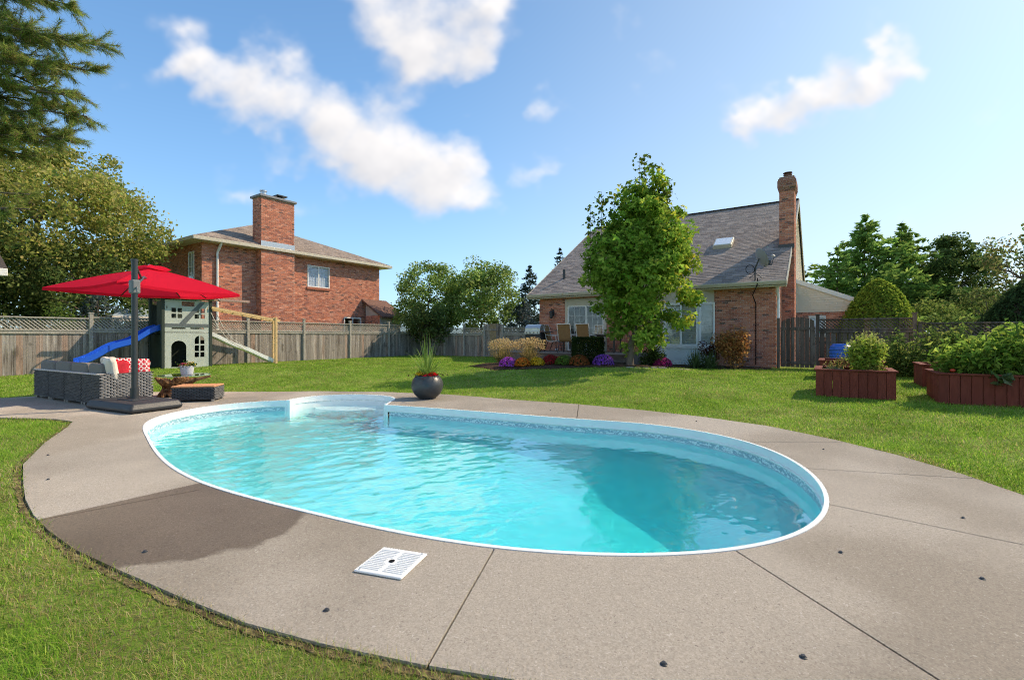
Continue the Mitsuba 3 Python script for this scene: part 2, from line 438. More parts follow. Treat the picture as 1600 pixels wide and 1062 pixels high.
def liner_print(p, n, uv):
    c = mix((.36, .64, .67), (.44, .70, .72), noise(p.x * 9, p.y * 9, p.z * 9))
    return c


mat('liner', liner_print, .45, .4)


def band_print(p, n, uv):
    """printed waterline border: small leaf scrolls, light on blue grey"""
    s = p.x * 1.0 - p.y * .85
    a = fbm(p.x * 38, p.y * 38, p.z * 46, octaves=3)
    row = dr.abs(p.z + .155) / .034
    leaf = smoothstep(.50, .56, a)
    c = mix((.24, .37, .42), (.56, .65, .66), leaf)
    edge = smoothstep(.86, .90, row)
    return mix(c, (.34, .48, .52), edge)


mat('waterline_print', band_print, .4, .4)
mat('liner_bead', (.55, .58, .54), .5, .3)
lin = wall_line.buffer(-.001)
put(pool + '__liner_strip', ring_wall(MB(), lin, -.121, -.06), 'liner_bead', smooth=True)
put(pool + '__waterline_band', ring_wall(MB(), lin, -.200, -.121, keep=lambda p: ~in_step(p)), 'waterline_print', smooth=True)
put(pool + '__wall', ring_wall(MB(), lin, -1.5, -.200, keep=lambda p: ~in_step(p)), 'liner', smooth=True)
# floor: shallow at the steps, falling to the deep end on the right, coved up to the wall
fx, fy = np.meshgrid(np.arange(-5.7, 3.05, .07), np.arange(2.5, 10.1, .07), indexing='ij')
d_in = poly_dist(KIDNEY.exterior, fx, fy) * np.where(shapely.contains_xy(KIDNEY, fx.ravel(), fy.ravel()).reshape(fx.shape), 1, -1)
along = ((fx + 3.6) * .78 + (fy - 8.2) * -.62) / 6.6
deep = -.50 - .52 * smooth01((along - .33) / .60)
FZ = np.clip(np.where(d_in < 0, 0, 1), 0, 1) * 0 + (-.40 + (deep + .40) * smooth01(d_in / 1.0)) + .006 * (meshkit.fbm(np.stack([fx * 2, fy * 2, fx * 0], -1), 2, 3) - .5)
n1, n2 = fx.shape
i, j = np.meshgrid(np.arange(n1 - 1), np.arange(n2 - 1), indexing='ij')
q = np.stack([i * n2 + j, (i + 1) * n2 + j, (i + 1) * n2 + j + 1, i * n2 + j + 1], -1).reshape(-1, 4)
ok = shapely.contains_xy(BASIN.buffer(.12), fx.ravel(), fy.ravel())
put(pool + '__floor', MB().add(np.stack([fx, fy, FZ], -1).reshape(-1, 3), q[ok[q].all(1)]), 'liner', smooth=True)
# moulded white step unit: side walls, and treads that widen towards the pool
su = MB()
ring_wall(su, lin, -1.2, -.02, n=900, keep=in_step)
put(pool + '__step_unit', su, 'pool_white', smooth=True)
for q_, zt in ((1.0, -.235), (.74, -.40), (.5, -.58)):
    cx, cy = -3.32, 9.95
    t = affinity.scale(STEP, q_ if q_ < 1 else 1, q_, origin=(cx, cy + .02)).intersection(STEP.buffer(.01))
    t = t.intersection(sg.box(-5, 10.0 - [.62, .98, 1.36][[1.0, .74, .5].index(q_)], -2, 11)) if True else t
    put(pool + '__step_unit__tread', MB().poly(STEP.buffer(.01).intersection(sg.Point(cx, cy + .35).buffer([.98, 1.34, 1.72][[1.0, .74, .5].index(q_)], 32)), .8, Fr((0, 0, zt - .8))), 'pool_white')
for (px, py, ang) in ((-4.34, 9.08, 20), (-2.31, 8.55, -20)):
    put(pool + '__joint_strip', MB().cbox(-.03, .03, -.03, .03, -.6, .014, .008, fr=rotz((px, py, 0), ang)), 'pool_white')

# the water: a rippled sheet over the clear, faintly blue-green water body
rng = np.random.default_rng(5)
wx_, wy_ = np.meshgrid(np.arange(-5.62, 2.95, .03), np.arange(2.55, 10.1, .03), indexing='ij')
WZ = np.zeros(wx_.shape)
for k in range(44):
    lam = .075 * 1.062 ** k; th = rng.uniform(-.9, .9) + (2.7 if k % 3 else 1.4)
    kk = 2 * np.pi / lam
    amp = .0008 * (lam / .4) ** .70
    calm = 1 - .78 * smooth01((wx_ + 1.2) / 3.2)
    amp = amp * calm * (1 if lam < .35 else .62)
    env = meshkit.noise(np.stack([wx_ * .8 + k, wy_ * .8, wx_ * 0 + k * 3.1], -1), k)
    WZ += amp * (.35 + 1.1 * env) * np.sin(kk * (wx_ * math.cos(th) + wy_ * math.sin(th)) + rng.uniform(0, 6.3) + 2.2 * meshkit.noise(np.stack([wx_ * 1.3, wy_ * 1.3, wx_ * 0 + k], -1), 90 + k))
n1, n2 = wx_.shape
i, j = np.meshgrid(np.arange(n1 - 1), np.arange(n2 - 1), indexing='ij')
q = np.stack([i * n2 + j, (i + 1) * n2 + j, (i + 1) * n2 + j + 1, i * n2 + j + 1], -1).reshape(-1, 4)
ok = shapely.contains_xy(BASIN.buffer(.03), wx_.ravel(), wy_.ravel())
q = q[ok[q].all(1)]
scene['water_body'] = {'type': 'homogeneous', 'albedo': {'type': 'rgb', 'value': [.05, .72, .75]}, 'sigma_t': {'type': 'rgb', 'value': [.84, .20, .19]}}
scene['water_skin'] = {'type': 'thindielectric', 'int_ior': 1.33}
put('pool_water', MB().add(np.stack([wx_, wy_, WZ - .192], -1).reshape(-1, 3), q), 'water_skin', smooth=True, kind='structure', interior={'type': 'ref', 'id': 'water_body'})

# ---------------------------------------------------------------- small things set in the deck
LF = Fr((-.661, 2.57, .0), (.955, -.297, 0), (.297, .955, 0))
lid = thing('skimmer_lid', 'square white ribbed skimmer lid set in the concrete by the pool', 'skimmer lid')
put(lid + '__plate', MB().cbox(-.143, .143, -.143, .143, .001, .013, .004, fr=LF), 'pool_white')
for side in (-1, 1):
    for k in range(13):
        y0 = -.108 + k * .018
        r = .03
        x0, x1 = (-.128, -.012) if side < 0 else (.012, .128)
        if abs(y0) < .026:
            x0, x1 = (x0, -.034) if side < 0 else (.034, x1)
        put(lid + '__plate__rib', MB().cbox(x0, x1, y0 - .0045, y0 + .0045, .0125, .0165, .0015, fr=LF), 'pool_white')
put(lid + '__finger_hole', MB().lathe([(0, .0135), (.014, .0135), (.017, .0155), (.013, .017), (.010, .0145), (0, .0142)], 18, fr=LF), 'black_gap')
for (x, y) in ((-.118, -.125), (.118, .125)):
    put(lid + '__screw', MB().lathe([(0, .0165), (.005, .0165), (.006, .0135)], 10, fr=Fr(LF((x, y, 0)), LF.m[0], LF.m[1])), 'steel')
for n_, (x, y) in enumerate([(-.847, 2.132), (.579, 1.782), (1.135, 1.821), (2.424, 2.408), (1.901, 2.7), (-2.129, 2.708), (-4.872, 4.906), (-4.046, 4.074), (.647, 7.866), (2.707, 6.861), (3.439, 5.155), (3.103, 3.213)]):
    k = thing('cover_anchor', ['dark brass cover anchor in the concrete below the skimmer lid', 'dark brass cover anchor at the bottom edge, left of its neighbour by the long joint', 'dark brass cover anchor at the bottom edge beside the long sawn joint', 'dark brass cover anchor far out on the lower right concrete', 'dark brass cover anchor near the pool between two right joints', 'dark brass cover anchor in the wet patch of concrete',
                                     'upper one of two cover anchors on the left curve of the deck', 'lower one of two cover anchors on the left curve, above the wet patch', 'cover anchor on the far deck behind the middle of the pool', 'cover anchor on the far deck right of the pool centre', 'cover anchor on the right deck close to the lawn', 'cover anchor right of the pool just below the long right joint'][n_], 'deck anchor', 'brass cover anchors sunk in the pool deck')
    fr = Fr((x, y, 0))
    put(k + '__flange', MB().lathe([(0, .003), (.012, .0035), (.0145, .002), (.0155, -.002)], 16, fr=fr), 'dark_metal')
    put(k + '__screw', MB().lathe([(0, .010), (.007, .010), (.009, .0035), (.009, .002)], 12, fr=fr), 'dark_metal')

# ---------------------------------------------------------------- grass blades
def pick_colors(rng, n, cols, jit=.12):
    cols = np.array(cols, float)
    c = cols[rng.integers(0, len(cols), n)]
    return np.clip(c * (1 + jit * rng.normal(size=(n, 1))) * (1 + .05 * rng.normal(size=(n, 3))), .003, .95)


def build_grass():
    rng = np.random.default_rng(11)
    N = 2300000
    # sample in polar coordinates about the viewer so that blades thin out with distance
    r = 1.2 * (28 / 1.2) ** rng.random(N) ; a = rng.uniform(-.98, .98, N)
    keep = rng.random(N) < np.clip(.26 * (r / 3.0) ** .75, 0, 1) * np.where(r > 11, .75, 1)
    r, a = r[keep], a[keep]
    x, y = r * np.sin(a), r * np.cos(a)
    ok = (np.abs(x) < y * 1.12 + .25)
    ok &= ~shapely.contains_xy(DECK.buffer(-.012), x, y)
    # inside the fences and in front of the house
    s_l = (x + 14.7) * C[0] + (y - 13.4) * C[1]
    ok &= (s_l > .05)
    hx = (x - 9.15) * A[0] + (y - 15.6) * A[1]
    ok &= (hx < .3) | ((x - .2) * A[0] + (y - 22.6) * A[1] < 3.) & (x < .9)
    ok &= ((x + 5.2) * A[0] + (y - 27.3) * A[1]) < 0.0
    u = ((x - 2.2) * C[0] + (y - 15.0) * C[1]); v = ((x - 2.2) * A[0] + (y - 15.0) * A[1])
    ok &= ~BED_MASK(x, y)
    x, y, r = x[ok], y[ok], r[ok]
    n = len(x)
    z = ground(x, y)
    scale = np.clip(r / 3.0, .7, 7)
    patch = meshkit.fbm(np.stack([x * 1.3, y * 1.3, x * 0], -1), 4, 2)
    patch2 = meshkit.fbm(np.stack([x * 4.5, y * 4.5, x * 0 + 4], -1), 3, 9)
    h = (.022 + .026 * rng.random(n)) * (.55 + 1.0 * patch2) * np.where(r < 6, 1, 1.15)
    w = .0031 * scale ** .95 * (.7 + .6 * rng.random(n))
    th = rng.uniform(0, 2 * np.pi, n); lean = rng.uniform(.15, 1.25, n) * h
    d = np.stack([np.cos(th), np.sin(th)], 1)
    ph = th + np.pi / 2 + rng.normal(0, .5, n)
    s = np.stack([np.cos(ph), np.sin(ph), 0 * ph], 1) * w[:, None] / 2
    b = np.stack([x, y, z - .006], 1)
    mid = b + np.c_[d * lean[:, None] * .35, h * .62]
    tip = b + np.c_[d * lean[:, None], h]
    dd = poly_dist(DECK, x, y)
    dry = smooth01((.60 - patch - .25 * (patch2 - .5)) * 4.2 + 1.1 * np.exp(-dd / .20) - .10) * np.where(r < 7, 1., .55)
    green = pick_colors(rng, n, [(.19, .36, .036), (.25, .42, .048), (.32, .46, .065), (.155, .30, .03), (.38, .49, .09)])
    straw = pick_colors(rng, n, [(.52, .43, .20), (.42, .34, .15), (.58, .50, .26), (.34, .30, .10), (.33, .36, .10)])
    isdry = rng.random(n) < .10 + .68 * dry
    lay = np.where(isdry & (rng.random(n) < .6), .35, 1)[:, None]
    mid = b + (mid - b) * np.array([1, 1, 0]) / lay ** .5 + (mid - b) * np.array([0, 0, 1]) * lay
    tip = b + (tip - b) * np.array([1, 1, 0]) / lay ** .5 + (tip - b) * np.array([0, 0, 1]) * lay
    c = np.where(isdry[:, None], straw, green) * (.62 + .76 * meshkit.fbm(np.stack([x * 2.6, y * 2.6, x * 0 + 8], -1), 3, 14)[:, None])
    near = r < 6.5
    mb = MB()
    k = near.sum(); o = np.arange(k) * 5
    v = np.stack([b[near] - s[near], b[near] + s[near], mid[near] - s[near] * .8, mid[near] + s[near] * .8, tip[near]], 1).reshape(-1, 3)
    f = np.vstack([np.stack([o, o + 1, o + 3], 1), np.stack([o, o + 3, o + 2], 1), np.stack([o + 2, o + 3, o + 4], 1)])
    mb.add(v, f, np.repeat(c[near], 5, 0))
    far = ~near; k = far.sum(); o = np.arange(k) * 3
    mb.add(np.stack([b[far] - s[far], b[far] + s[far], tip[far]], 1).reshape(-1, 3), np.stack([o, o + 1, o + 2], 1), np.repeat(c[far], 3, 0))
    put('grass', mb, 'leafy', label='short green lawn grass with dry straw patches round the pool deck', cat='grass', kind='stuff')
    return n


# mulch beds: along the deck of the house, and a strip by the right corner
MULCH = sg.Polygon([(-1.1, 15.3), (-.6, 14.5), (.6, 14.2), (2.2, 14.05), (3.3, 14.0), (4.3, 14.05), (5.2, 14.6), (6.2, 15.3), (7.3, 15.3), (8.3, 15.2), (8.9, 15.6), (8.9, 16.3), (6.6, 17.8), (3.8, 18.0), (.5, 19.6), (-1.2, 18.4), (-1.6, 16.4)]).buffer(.3).buffer(-.3)
BED_MASK = lambda x, y: shapely.contains_xy(MULCH.buffer(-.06), x, y)
mx, my = np.meshgrid(np.arange(-2, 9.4, .12), np.arange(13.8, 20, .12), indexing='ij')
MZ = ground(mx, my) + .03 * smooth01(shapely.distance(shapely.boundary(MULCH), shapely.points(mx.ravel(), my.ravel())).reshape(mx.shape) / .3) + .02 * meshkit.noise(np.stack([mx * 6, my * 6, mx * 0], -1))
n1, n2 = mx.shape
i, j = np.meshgrid(np.arange(n1 - 1), np.arange(n2 - 1), indexing='ij')
q = np.stack([i * n2 + j, (i + 1) * n2 + j, (i + 1) * n2 + j + 1, i * n2 + j + 1], -1).reshape(-1, 4)
ok = shapely.contains_xy(MULCH, mx.ravel(), my.ravel())
put('flower_bed_ground', MB().add(np.stack([mx, my, MZ], -1).reshape(-1, 3), q[ok[q].all(1)]), 'mulch', smooth=True, kind='structure')
n_blades = build_grass()

# ---------------------------------------------------------------- brickwork and shingles: real pieces; the nearest are parts, the rest one mesh
BRICK_TONES = [(.51, .19, .112), (.45, .162, .097), (.55, .22, .135), (.385, .135, .084), (.475, .21, .145), (.29, .112, .082), (.60, .28, .18), (.165, .085, .067), (.50, .175, .103)]
BRICK_P = [.2, .2, .14, .14, .1, .06, .07, .03, .06]
_brick_ply = [mikit.ply(MB().cbox(-.5, .5, -.5, .5, -.5, .5, .06, col=c).arr(), 'tinted', color=np.broadcast_to(np.array(c), (24, 3))) for c in BRICK_TONES]
FIVE = np.array([[0, 4, 5], [0, 5, 1], [0, 1, 3], [0, 3, 2], [4, 6, 7], [4, 7, 5], [0, 2, 6], [0, 6, 4], [1, 5, 7], [1, 7, 3]])


def brick_courses(x0, x1, z0, z1, holes=(), L=.20, Hc=.0675, gap=.010, rng=None):
    """list of (xa, xb, za, zb) of a running-bond wall, cut round the holes and under the line top(x)"""
    out, k, z = [], 0, z0
    while z + Hc * .6 < z1:
        zb = min(z + Hc - gap, z1)
        x = x0 - (L / 2 if k % 2 else 0)
        while x < x1:
            a, b = max(x, x0), min(x + L - gap, x1)
            segs = [(a, b)]
            for (h0, h1, g0, g1) in holes:
                if zb > g0 + .005 and z < g1 - .005:
                    nxt = []
                    for (p, q) in segs:
                        if q <= h0 or p >= h1:
                            nxt.append((p, q))
                        else:
                            if p < h0: nxt.append((p, h0))
                            if q > h1: nxt.append((h1, q))
                    segs = nxt
            out += [(p, q, z, zb) for (p, q) in segs if q - p > .025]
            x += L
        z += Hc; k += 1
    return out


def bricks(key, fr, courses, rng, proud=.008, parts=0, near=None, above=None, depth=.02):
    """bricks stand proud of the wall plane y = 0 of fr towards -y"""
    cs = [c for c in courses if above is None or above((c[0] + c[1]) / 2, c[3])]
    cen = fr(np.array([[(c[0] + c[1]) / 2, 0, (c[2] + c[3]) / 2] for c in cs]))
    order = np.argsort(np.hypot(cen[:, 0], cen[:, 1])) if near is None else np.argsort(near(cen))
    tone = rng.choice(len(BRICK_TONES), len(cs), p=BRICK_P)
    off = rng.normal(0, .0016, len(cs))
    mb = MB()
    for r_, n_ in enumerate(order):
        xa, xb, za, zb = cs[n_]
        yo = -proud + off[n_]
        if r_ < parts:
            M = mat4(fr.m[0] * (xb - xa), fr.m[1] * depth, fr.m[2] * (zb - za), fr(np.array([(xa + xb) / 2, yo + depth / 2, (za + zb) / 2])))
            piece(key + '__brick', _brick_ply[tone[n_]], M)
        else:
            v = np.array([[x, y, z] for x in (xa, xb) for y in (yo, yo + depth) for z in (za, zb)])
            mb.add(fr(v), FIVE, np.array(BRICK_TONES[tone[n_]]) * rng.uniform(.85, 1.15))
    if mb.n:
        put(key + '__brickwork', mb, 'tinted', kind='stuff')


def window(parent, fr, x0, x1, z0, z1, bars=(), rails=(), fw=.055, frame='white_paint', proud=.035, back=None, name='window', set_back=.0):
    """framed pane on the wall plane y = 0 of fr (outside is -y)"""
    k = numbered(parent + '__' + name)
    m = MB()
    for b in ((x0, x0 + fw, z0, z1), (x1 - fw, x1, z0, z1), (x0 + fw, x1 - fw, z0, z0 + fw), (x0 + fw, x1 - fw, z1 - fw, z1)):
        m.cbox(b[0], b[1], -proud, .0, b[2], b[3], .006, fr=fr)
    put(k + '__frame', m, frame)
    b = MB()
    for (xb, w) in bars:
        b.cbox(xb - w / 2, xb + w / 2, -proud * .85, -.002, z0 + fw, z1 - fw, .004, fr=fr)
    for (zb, w) in rails:
        b.cbox(x0 + fw, x1 - fw, -proud * .7, -.004, zb - w / 2, zb + w / 2, .004, fr=fr)
    if b.n:
        put(k + '__glazing_bar', b, frame)
    put(k + '__pane', MB().add(fr(np.array([[x0 + fw, -proud * .5, z0 + fw], [x1 - fw, -proud * .5, z0 + fw], [x1 - fw, -proud * .5, z1 - fw], [x0 + fw, -proud * .5, z1 - fw]])), [[0, 1, 2, 3]]), 'pane')
    if back:
        cu = MB(); xs = np.linspace(x0 + fw * .6, x1 - fw * .6, 40)
        cv = np.array([[x, .09 + .018 * math.sin(i_ * 1.7), z] for i_, x in enumerate(xs) for z in (z0 + fw * .6, z1 - fw * .6)])
        cu.add(fr(cv), [[2 * i_, 2 * i_ + 2, 2 * i_ + 3, 2 * i_ + 1] for i_ in range(39)])
        put(k + '__curtain', cu, back, smooth=True)
    return k


# ---------------------------------------------------------------- the brick house on the right
# local axes: x along C (to the right), y along A (away), the eave's right end at the origin
HF = Fr((9.15, 15.6, 0), C, A)
PITCH = math.radians(31.2); ZE = 3.13; RUN = 7.36
house = thing('brick_house', 'red brick house with long grey shingle roof, tall chimney and skylight behind the maple', 'house')
rng = np.random.default_rng(21)
XL, XR, YW = -10.2, 0.0, .42            # roof ends, back wall line
zr = lambda y: ZE + math.tan(PITCH) * y
WL, WR = -9.84, -.32
m = MB()
m.poly(sg.box(WL, -.3, WR, 3.32).difference(sg.box(-8.44, .66, -6.61, 2.54)).difference(sg.box(-4.35, .88, -2.42, 2.48)), .3, Fr(HF(np.array([0, YW + .3, 0])), C, UP, -A))
# gable ends
for (xa, xb) in ((WR - .25, WR), (WL, WL + .25)):
    g = sg.Polygon([(YW + .3, -.3), (2 * RUN - YW, -.3), (2 * RUN - YW, zr(YW) - .1), (RUN, zr(RUN) - .12), (YW + .3, zr(YW + .3) - .12)])
    m.poly(g, xb - xa, Fr(HF(np.array([xa, 0, 0])), A, UP, C))
m.box(WL, WR, 2 * RUN - YW - .3, 2 * RUN - YW, -.3, 3.2, fr=HF)
wall = put(house + '__wall', m, 'mortar')
put(house + '__room', MB().box(WL + .25, WR - .25, YW + 4.2, YW + 4.3, -.3, 2.9, fr=HF).box(WL + .25, WR - .25, YW + .3, YW + 4.2, 2.80, 2.9, fr=HF).box(WL + .25, WR - .25, YW + .3, YW + 4.2, .45, .58, fr=HF).box(-5.2, -5.1, YW + .3, YW + 4.2, .58, 2.8, fr=HF), 'plaster')
BW = Fr(HF(np.array([0, YW, 0])), C, A)
BAY0, BAY1 = -4.45, -2.32          # bay window
DO0, DO1, DOT, DOB = -8.50, -6.55, 2.86, .61      # patio door with its trim
holes = [(BAY0, BAY1, -.3, 3.4), (DO0, DO1, DOB, DOT)]
bricks(wall, BW, brick_courses(WL, WR, .0, 3.2, holes), rng, parts=300)
# gable wall on the right: brick below, siding above
GW = Fr(HF(np.array([WR, 0, 0])), A, -C)
GS = Fr(HF(np.array([-.09, 0, 0])), A, -C)
bricks(wall, GW, brick_courses(YW, 2.5, .0, 3.3, []), rng, parts=0)
sid = MB()
chy1_ = 3.47
for k in range(34):
    z0 = 3.35 + k * .115
    ya = (z0 + .1 - ZE + .12) / math.tan(PITCH) + .05
    yb = 2 * RUN - ya
    ya = max(ya, chy1_)
    if yb - ya > .3:
        v = np.array([[ya, -.028, z0], [yb, -.028, z0], [yb, -.006, z0 + .118], [ya, -.006, z0 + .118]])
        sid.add(GS(v), [[0, 1, 2, 3]])
        sid.add(GS(np.array([[ya, -.028, z0], [yb, -.028, z0], [yb, 0, z0], [ya, 0, z0]])), [[0, 1, 2, 3]])
put(wall + '__gable_siding', sid, 'siding')
g = sg.Polygon([(3.47, 3.3), (2 * RUN - .6, 3.3), (RUN, zr(RUN) - .2), (3.47, zr(3.47) - .2)])
put(wall + '__gable_frame', MB().poly(g, .22, Fr(HF(np.array([-.315, 0, 0])), A, UP, C)), 'siding')

# roof: deck slabs, then shingles
m = MB()
prof = sg.Polygon([(-.02, ZE - .02), (RUN, zr(RUN) - .02), (2 * RUN + .02, ZE - .02), (2 * RUN + .02, ZE - .16), (RUN, zr(RUN) - .17), (-.02, ZE - .16)])
m.poly(prof, XR - XL, Fr(HF(np.array([XL, 0, 0])), A, UP, C))
mat('roof_felt', (.07, .06, .055), .95, .1)
roof = put(house + '__roof', m, 'roof_felt')
SH_TONES = [(.25, .212, .188), (.215, .18, .162), (.285, .243, .216), (.19, .16, .145), (.235, .205, .188), (.315, .265, .23)]
EXP, SW = .145, .31
ex_s = A * math.cos(PITCH) + UP * math.sin(PITCH)
nrm = -A * math.sin(PITCH) + UP * math.cos(PITCH)
SF = Fr(HF(np.array([0, 0, ZE])), C, ex_s, nrm)
sh = []
nrow = int(RUN / math.cos(PITCH) / EXP)
for k in range(nrow):
    x = XL - rng.uniform(0, SW)
    while x < XR:
        w = SW * rng.uniform(.75, 1.25)
        a, b = max(x, XL - .01), min(x + w - .005, XR + .01)
        if b - a > .04:
            sh.append((a, b, k * EXP - .03, rng.choice(len(SH_TONES), p=[.25, .22, .16, .13, .14, .10]), rng.uniform(.008, .015)))
        x += w
def shingle_v(s_):
    a, b, y0, t, th = s_
    y1 = y0 + EXP * 1.25
    return np.array([[a, y0, 0], [b, y0, 0], [a, y0, th + .004], [b, y0, th + .004], [a, y1, 0], [b, y1, 0], [a, y1, .002], [b, y1, .002]])
SHF = np.array([[0, 1, 3], [0, 3, 2], [2, 3, 7], [2, 7, 6], [0, 2, 6], [0, 6, 4], [1, 5, 7], [1, 7, 3]])
cen = SF(np.array([[(s_[0] + s_[1]) / 2, s_[2], 0] for s_ in sh]))
order = np.argsort(np.linalg.norm(cen - np.array([0, 0, CAM_H]), axis=1))
in_view = [n_ for n_ in order if cen[n_][0] / cen[n_][1] > .385][:300]
chosen = set(in_view)
mb = MB()
for n_, s_ in enumerate(sh):
    c = np.array(SH_TONES[s_[3]]) * rng.uniform(.9, 1.1)
    if n_ in chosen:
        put(roof + '__shingle', MB().add(SF(shingle_v(s_)), SHF, c), 'tinted')
    else:
        mb.add(SF(shingle_v(s_)), SHF, c)
put(roof + '__shingle_field', mb, 'tinted', kind='stuff')
put(roof + '__ridge_cap', MB().box(XL, XR, RUN - .13, RUN + .13, zr(RUN) - .02, zr(RUN) + .025, fr=HF), 'roof_felt')
# eaves: gutter with fascia, soffit, rake boards, downpipe
m = MB(); gp = sg.Polygon([(-.02, ZE - .01), (-.14, ZE - .01), (-.14, ZE - .05), (-.10, ZE - .14), (-.02, ZE - .14)])
m.poly(gp, XR - XL + .06, Fr(HF(np.array([XL - .03, 0, 0])), A, UP, C))
put(house + '__gutter', m, 'cream_paint')
put(house + '__soffit', MB().box(XL, XR, -.015, YW, ZE - .19, ZE - .165, fr=HF).box(XL, XR, -.02, .012, ZE - .20, ZE - .02, fr=HF), 'cream_paint')
m = MB()
for x0 in (XR + .0, XL - .03):
    rk = sg.Polygon([(-.05, ZE + .0), (RUN, zr(RUN) + .02), (2 * RUN + .05, ZE), (2 * RUN + .05, ZE - .2), (RUN, zr(RUN) - .2), (-.05, ZE - .2)])
    m.poly(rk, .03, Fr(HF(np.array([x0, 0, 0])), A, UP, C))
put(house + '__rake_board', m, 'cream_paint')
put(house + '__downpipe', MB().tube([(WR + .06, .1, ZE - .12), (WR + .06, .26, ZE - .35), (WR + .07, YW - .06, ZE - .6), (WR + .07, YW - .06, .2)], .045, 8, fr=HF), 'white_paint')
# chimney through the right end of the roof
chx0, chx1, chy0, chy1 = -.40, .10, 2.45, 3.45
m = MB().box(chx0 + .01, chx1 - .01, chy0 + .01, chy1 - .01, .0, 7.0, fr=HF)
chim = put(house + '__chimney', m, 'mortar')
CH1 = Fr(HF(np.array([0, chy0 + .01, 0])), C, A); CH2 = Fr(HF(np.array([chx1 - .01, 0, 0])), A, -C); CH3 = Fr(HF(np.array([chx0 + .01, 0, 0])), -A, C)
for fr, a, b in ((CH1, chx0, chx1), (CH2, chy0, chy1), (CH3, -chy1, -chy0)):
    bricks(chim, fr, brick_courses(a, b, .0, 6.75), rng, parts=0)
dark_save = BRICK_TONES[:]
BRICK_TONES[:] = [tuple(np.array(c) * .55 + .015) for c in dark_save]
for k, (z0, z1, e) in enumerate(((6.75, 6.82, .02), (6.82, 6.89, .04), (6.89, 7.16, .06), (7.16, 7.23, .035), (7.23, 7.30, .0))):
    m = MB().box(chx0 - e + .01, chx1 + e - .01, chy0 - e + .01, chy1 + e - .01, z0, z1, fr=HF)
    c = put(chim + '__corbel', m, 'mortar')
    mb = MB()
    for fr, a, b in ((Fr(HF(np.array([0, chy0 - e + .01, 0])), C, A), chx0 - e, chx1 + e), (Fr(HF(np.array([chx1 + e - .01, 0, 0])), A, -C), chy0 - e, chy1 + e), (Fr(HF(np.array([chx0 - e + .01, 0, 0])), -A, C), -chy1 - e, -chy0 + e)):
        for (xa, xb, za, zb) in brick_courses(a, b, z0, z1):
            v = np.array([[x, y, z] for x in (xa, xb) for y in (-.008, .012) for z in (za, zb)])
            mb.add(fr(v), FIVE, np.array(BRICK_TONES[rng.choice(9, p=BRICK_P)]))
    put(chim + '__corbel_bricks', mb, 'tinted', kind='stuff')
BRICK_TONES[:] = dark_save
mat('clay', (.16, .09, .07), .8, .2)
put(chim + '__flue', MB().lathe([(.13, 7.28), (.12, 7.46), (.15, 7.47), (.15, 7.50), (.10, 7.50), (.10, 7.3)], 16, fr=Fr(HF(np.array([-.15, 2.95, 0])), C, A)), 'clay', smooth=40)
put(chim + '__flue__rain_cap', MB().lathe([(0, 7.60), (.16, 7.575), (.16, 7.56), (0, 7.565)], 16, fr=Fr(HF(np.array([-.15, 2.95, 0])), C, A)).tube([(-.11, 2.95, 7.47), (-.11, 2.95, 7.58)], .012, 5, fr=HF).tube([(-.19, 2.95, 7.47), (-.19, 2.95, 7.58)], .012, 5, fr=HF), 'clay')
put(chim + '__flashing', MB().box(chx0 - .03, chx1, chy0 - .03, chy0 - .012, zr(chy0) - .05, zr(chy0) + .12, fr=HF), 'dark_metal')
# skylight
sx0, sx1, sy0, sy1 = -2.85, -2.13, 3.35, 4.15
m = MB()
for b in ((sx0, sx0 + .09, sy0, sy1), (sx1 - .09, sx1, sy0, sy1), (sx0 + .09, sx1 - .09, sy0, sy0 + .09), (sx0 + .09, sx1 - .09, sy1 - .09, sy1)):
    m.cbox(b[0], b[1], b[2], b[3], .0, .17, .01, fr=SF)
skl = put(house + '__skylight', m, 'cream_paint')
put(skl + '__dome', MB().box(sx0 + .05, sx1 - .05, sy0 + .05, sy1 - .05, .155, .185, fr=SF), mat('frosted', (.62, .68, .74), .12, .6))
for (x, y, hh, r) in ((-9.05, 1.55, .42, .06), (-.62, 1.45, .12, .07)):
    put(house + '__roof_vent', MB().tube([(x, y, -.02), (x, y, .02)], r * 1.9, 12, fr=SF).tube([SF(np.array([x, y, 0])), SF(np.array([x, y, 0])) + np.array([0, 0, hh])], r, 12), 'dark_metal', smooth=40)
# sliding patio door with white trim
put(house + '__door_trim', MB().cbox(DO0, DO0 + .13, -.05, .02, DOB, DOT, .01, fr=BW).cbox(DO1 - .13, DO1, -.05, .02, DOB, DOT, .01, fr=BW).cbox(DO0 + .13, DO1 - .13, -.048, .02, DOT - .28, DOT, .01, fr=BW), 'cream_paint')
mid = (DO0 + DO1) / 2 + .03
for (a, b, pr) in ((DO0 + .13, mid + .04, .05), (mid, DO1 - .13, .028)):
    w = (b - a)
    window(house, BW, a, b, DOB, DOT - .28, bars=[(a + w * .36, .014), (a + w * .64, .014)], rails=[(DOB + .52 * (k + 1) - .05, .014) for k in range(3)], fw=.055, name='sliding_door', proud=pr)
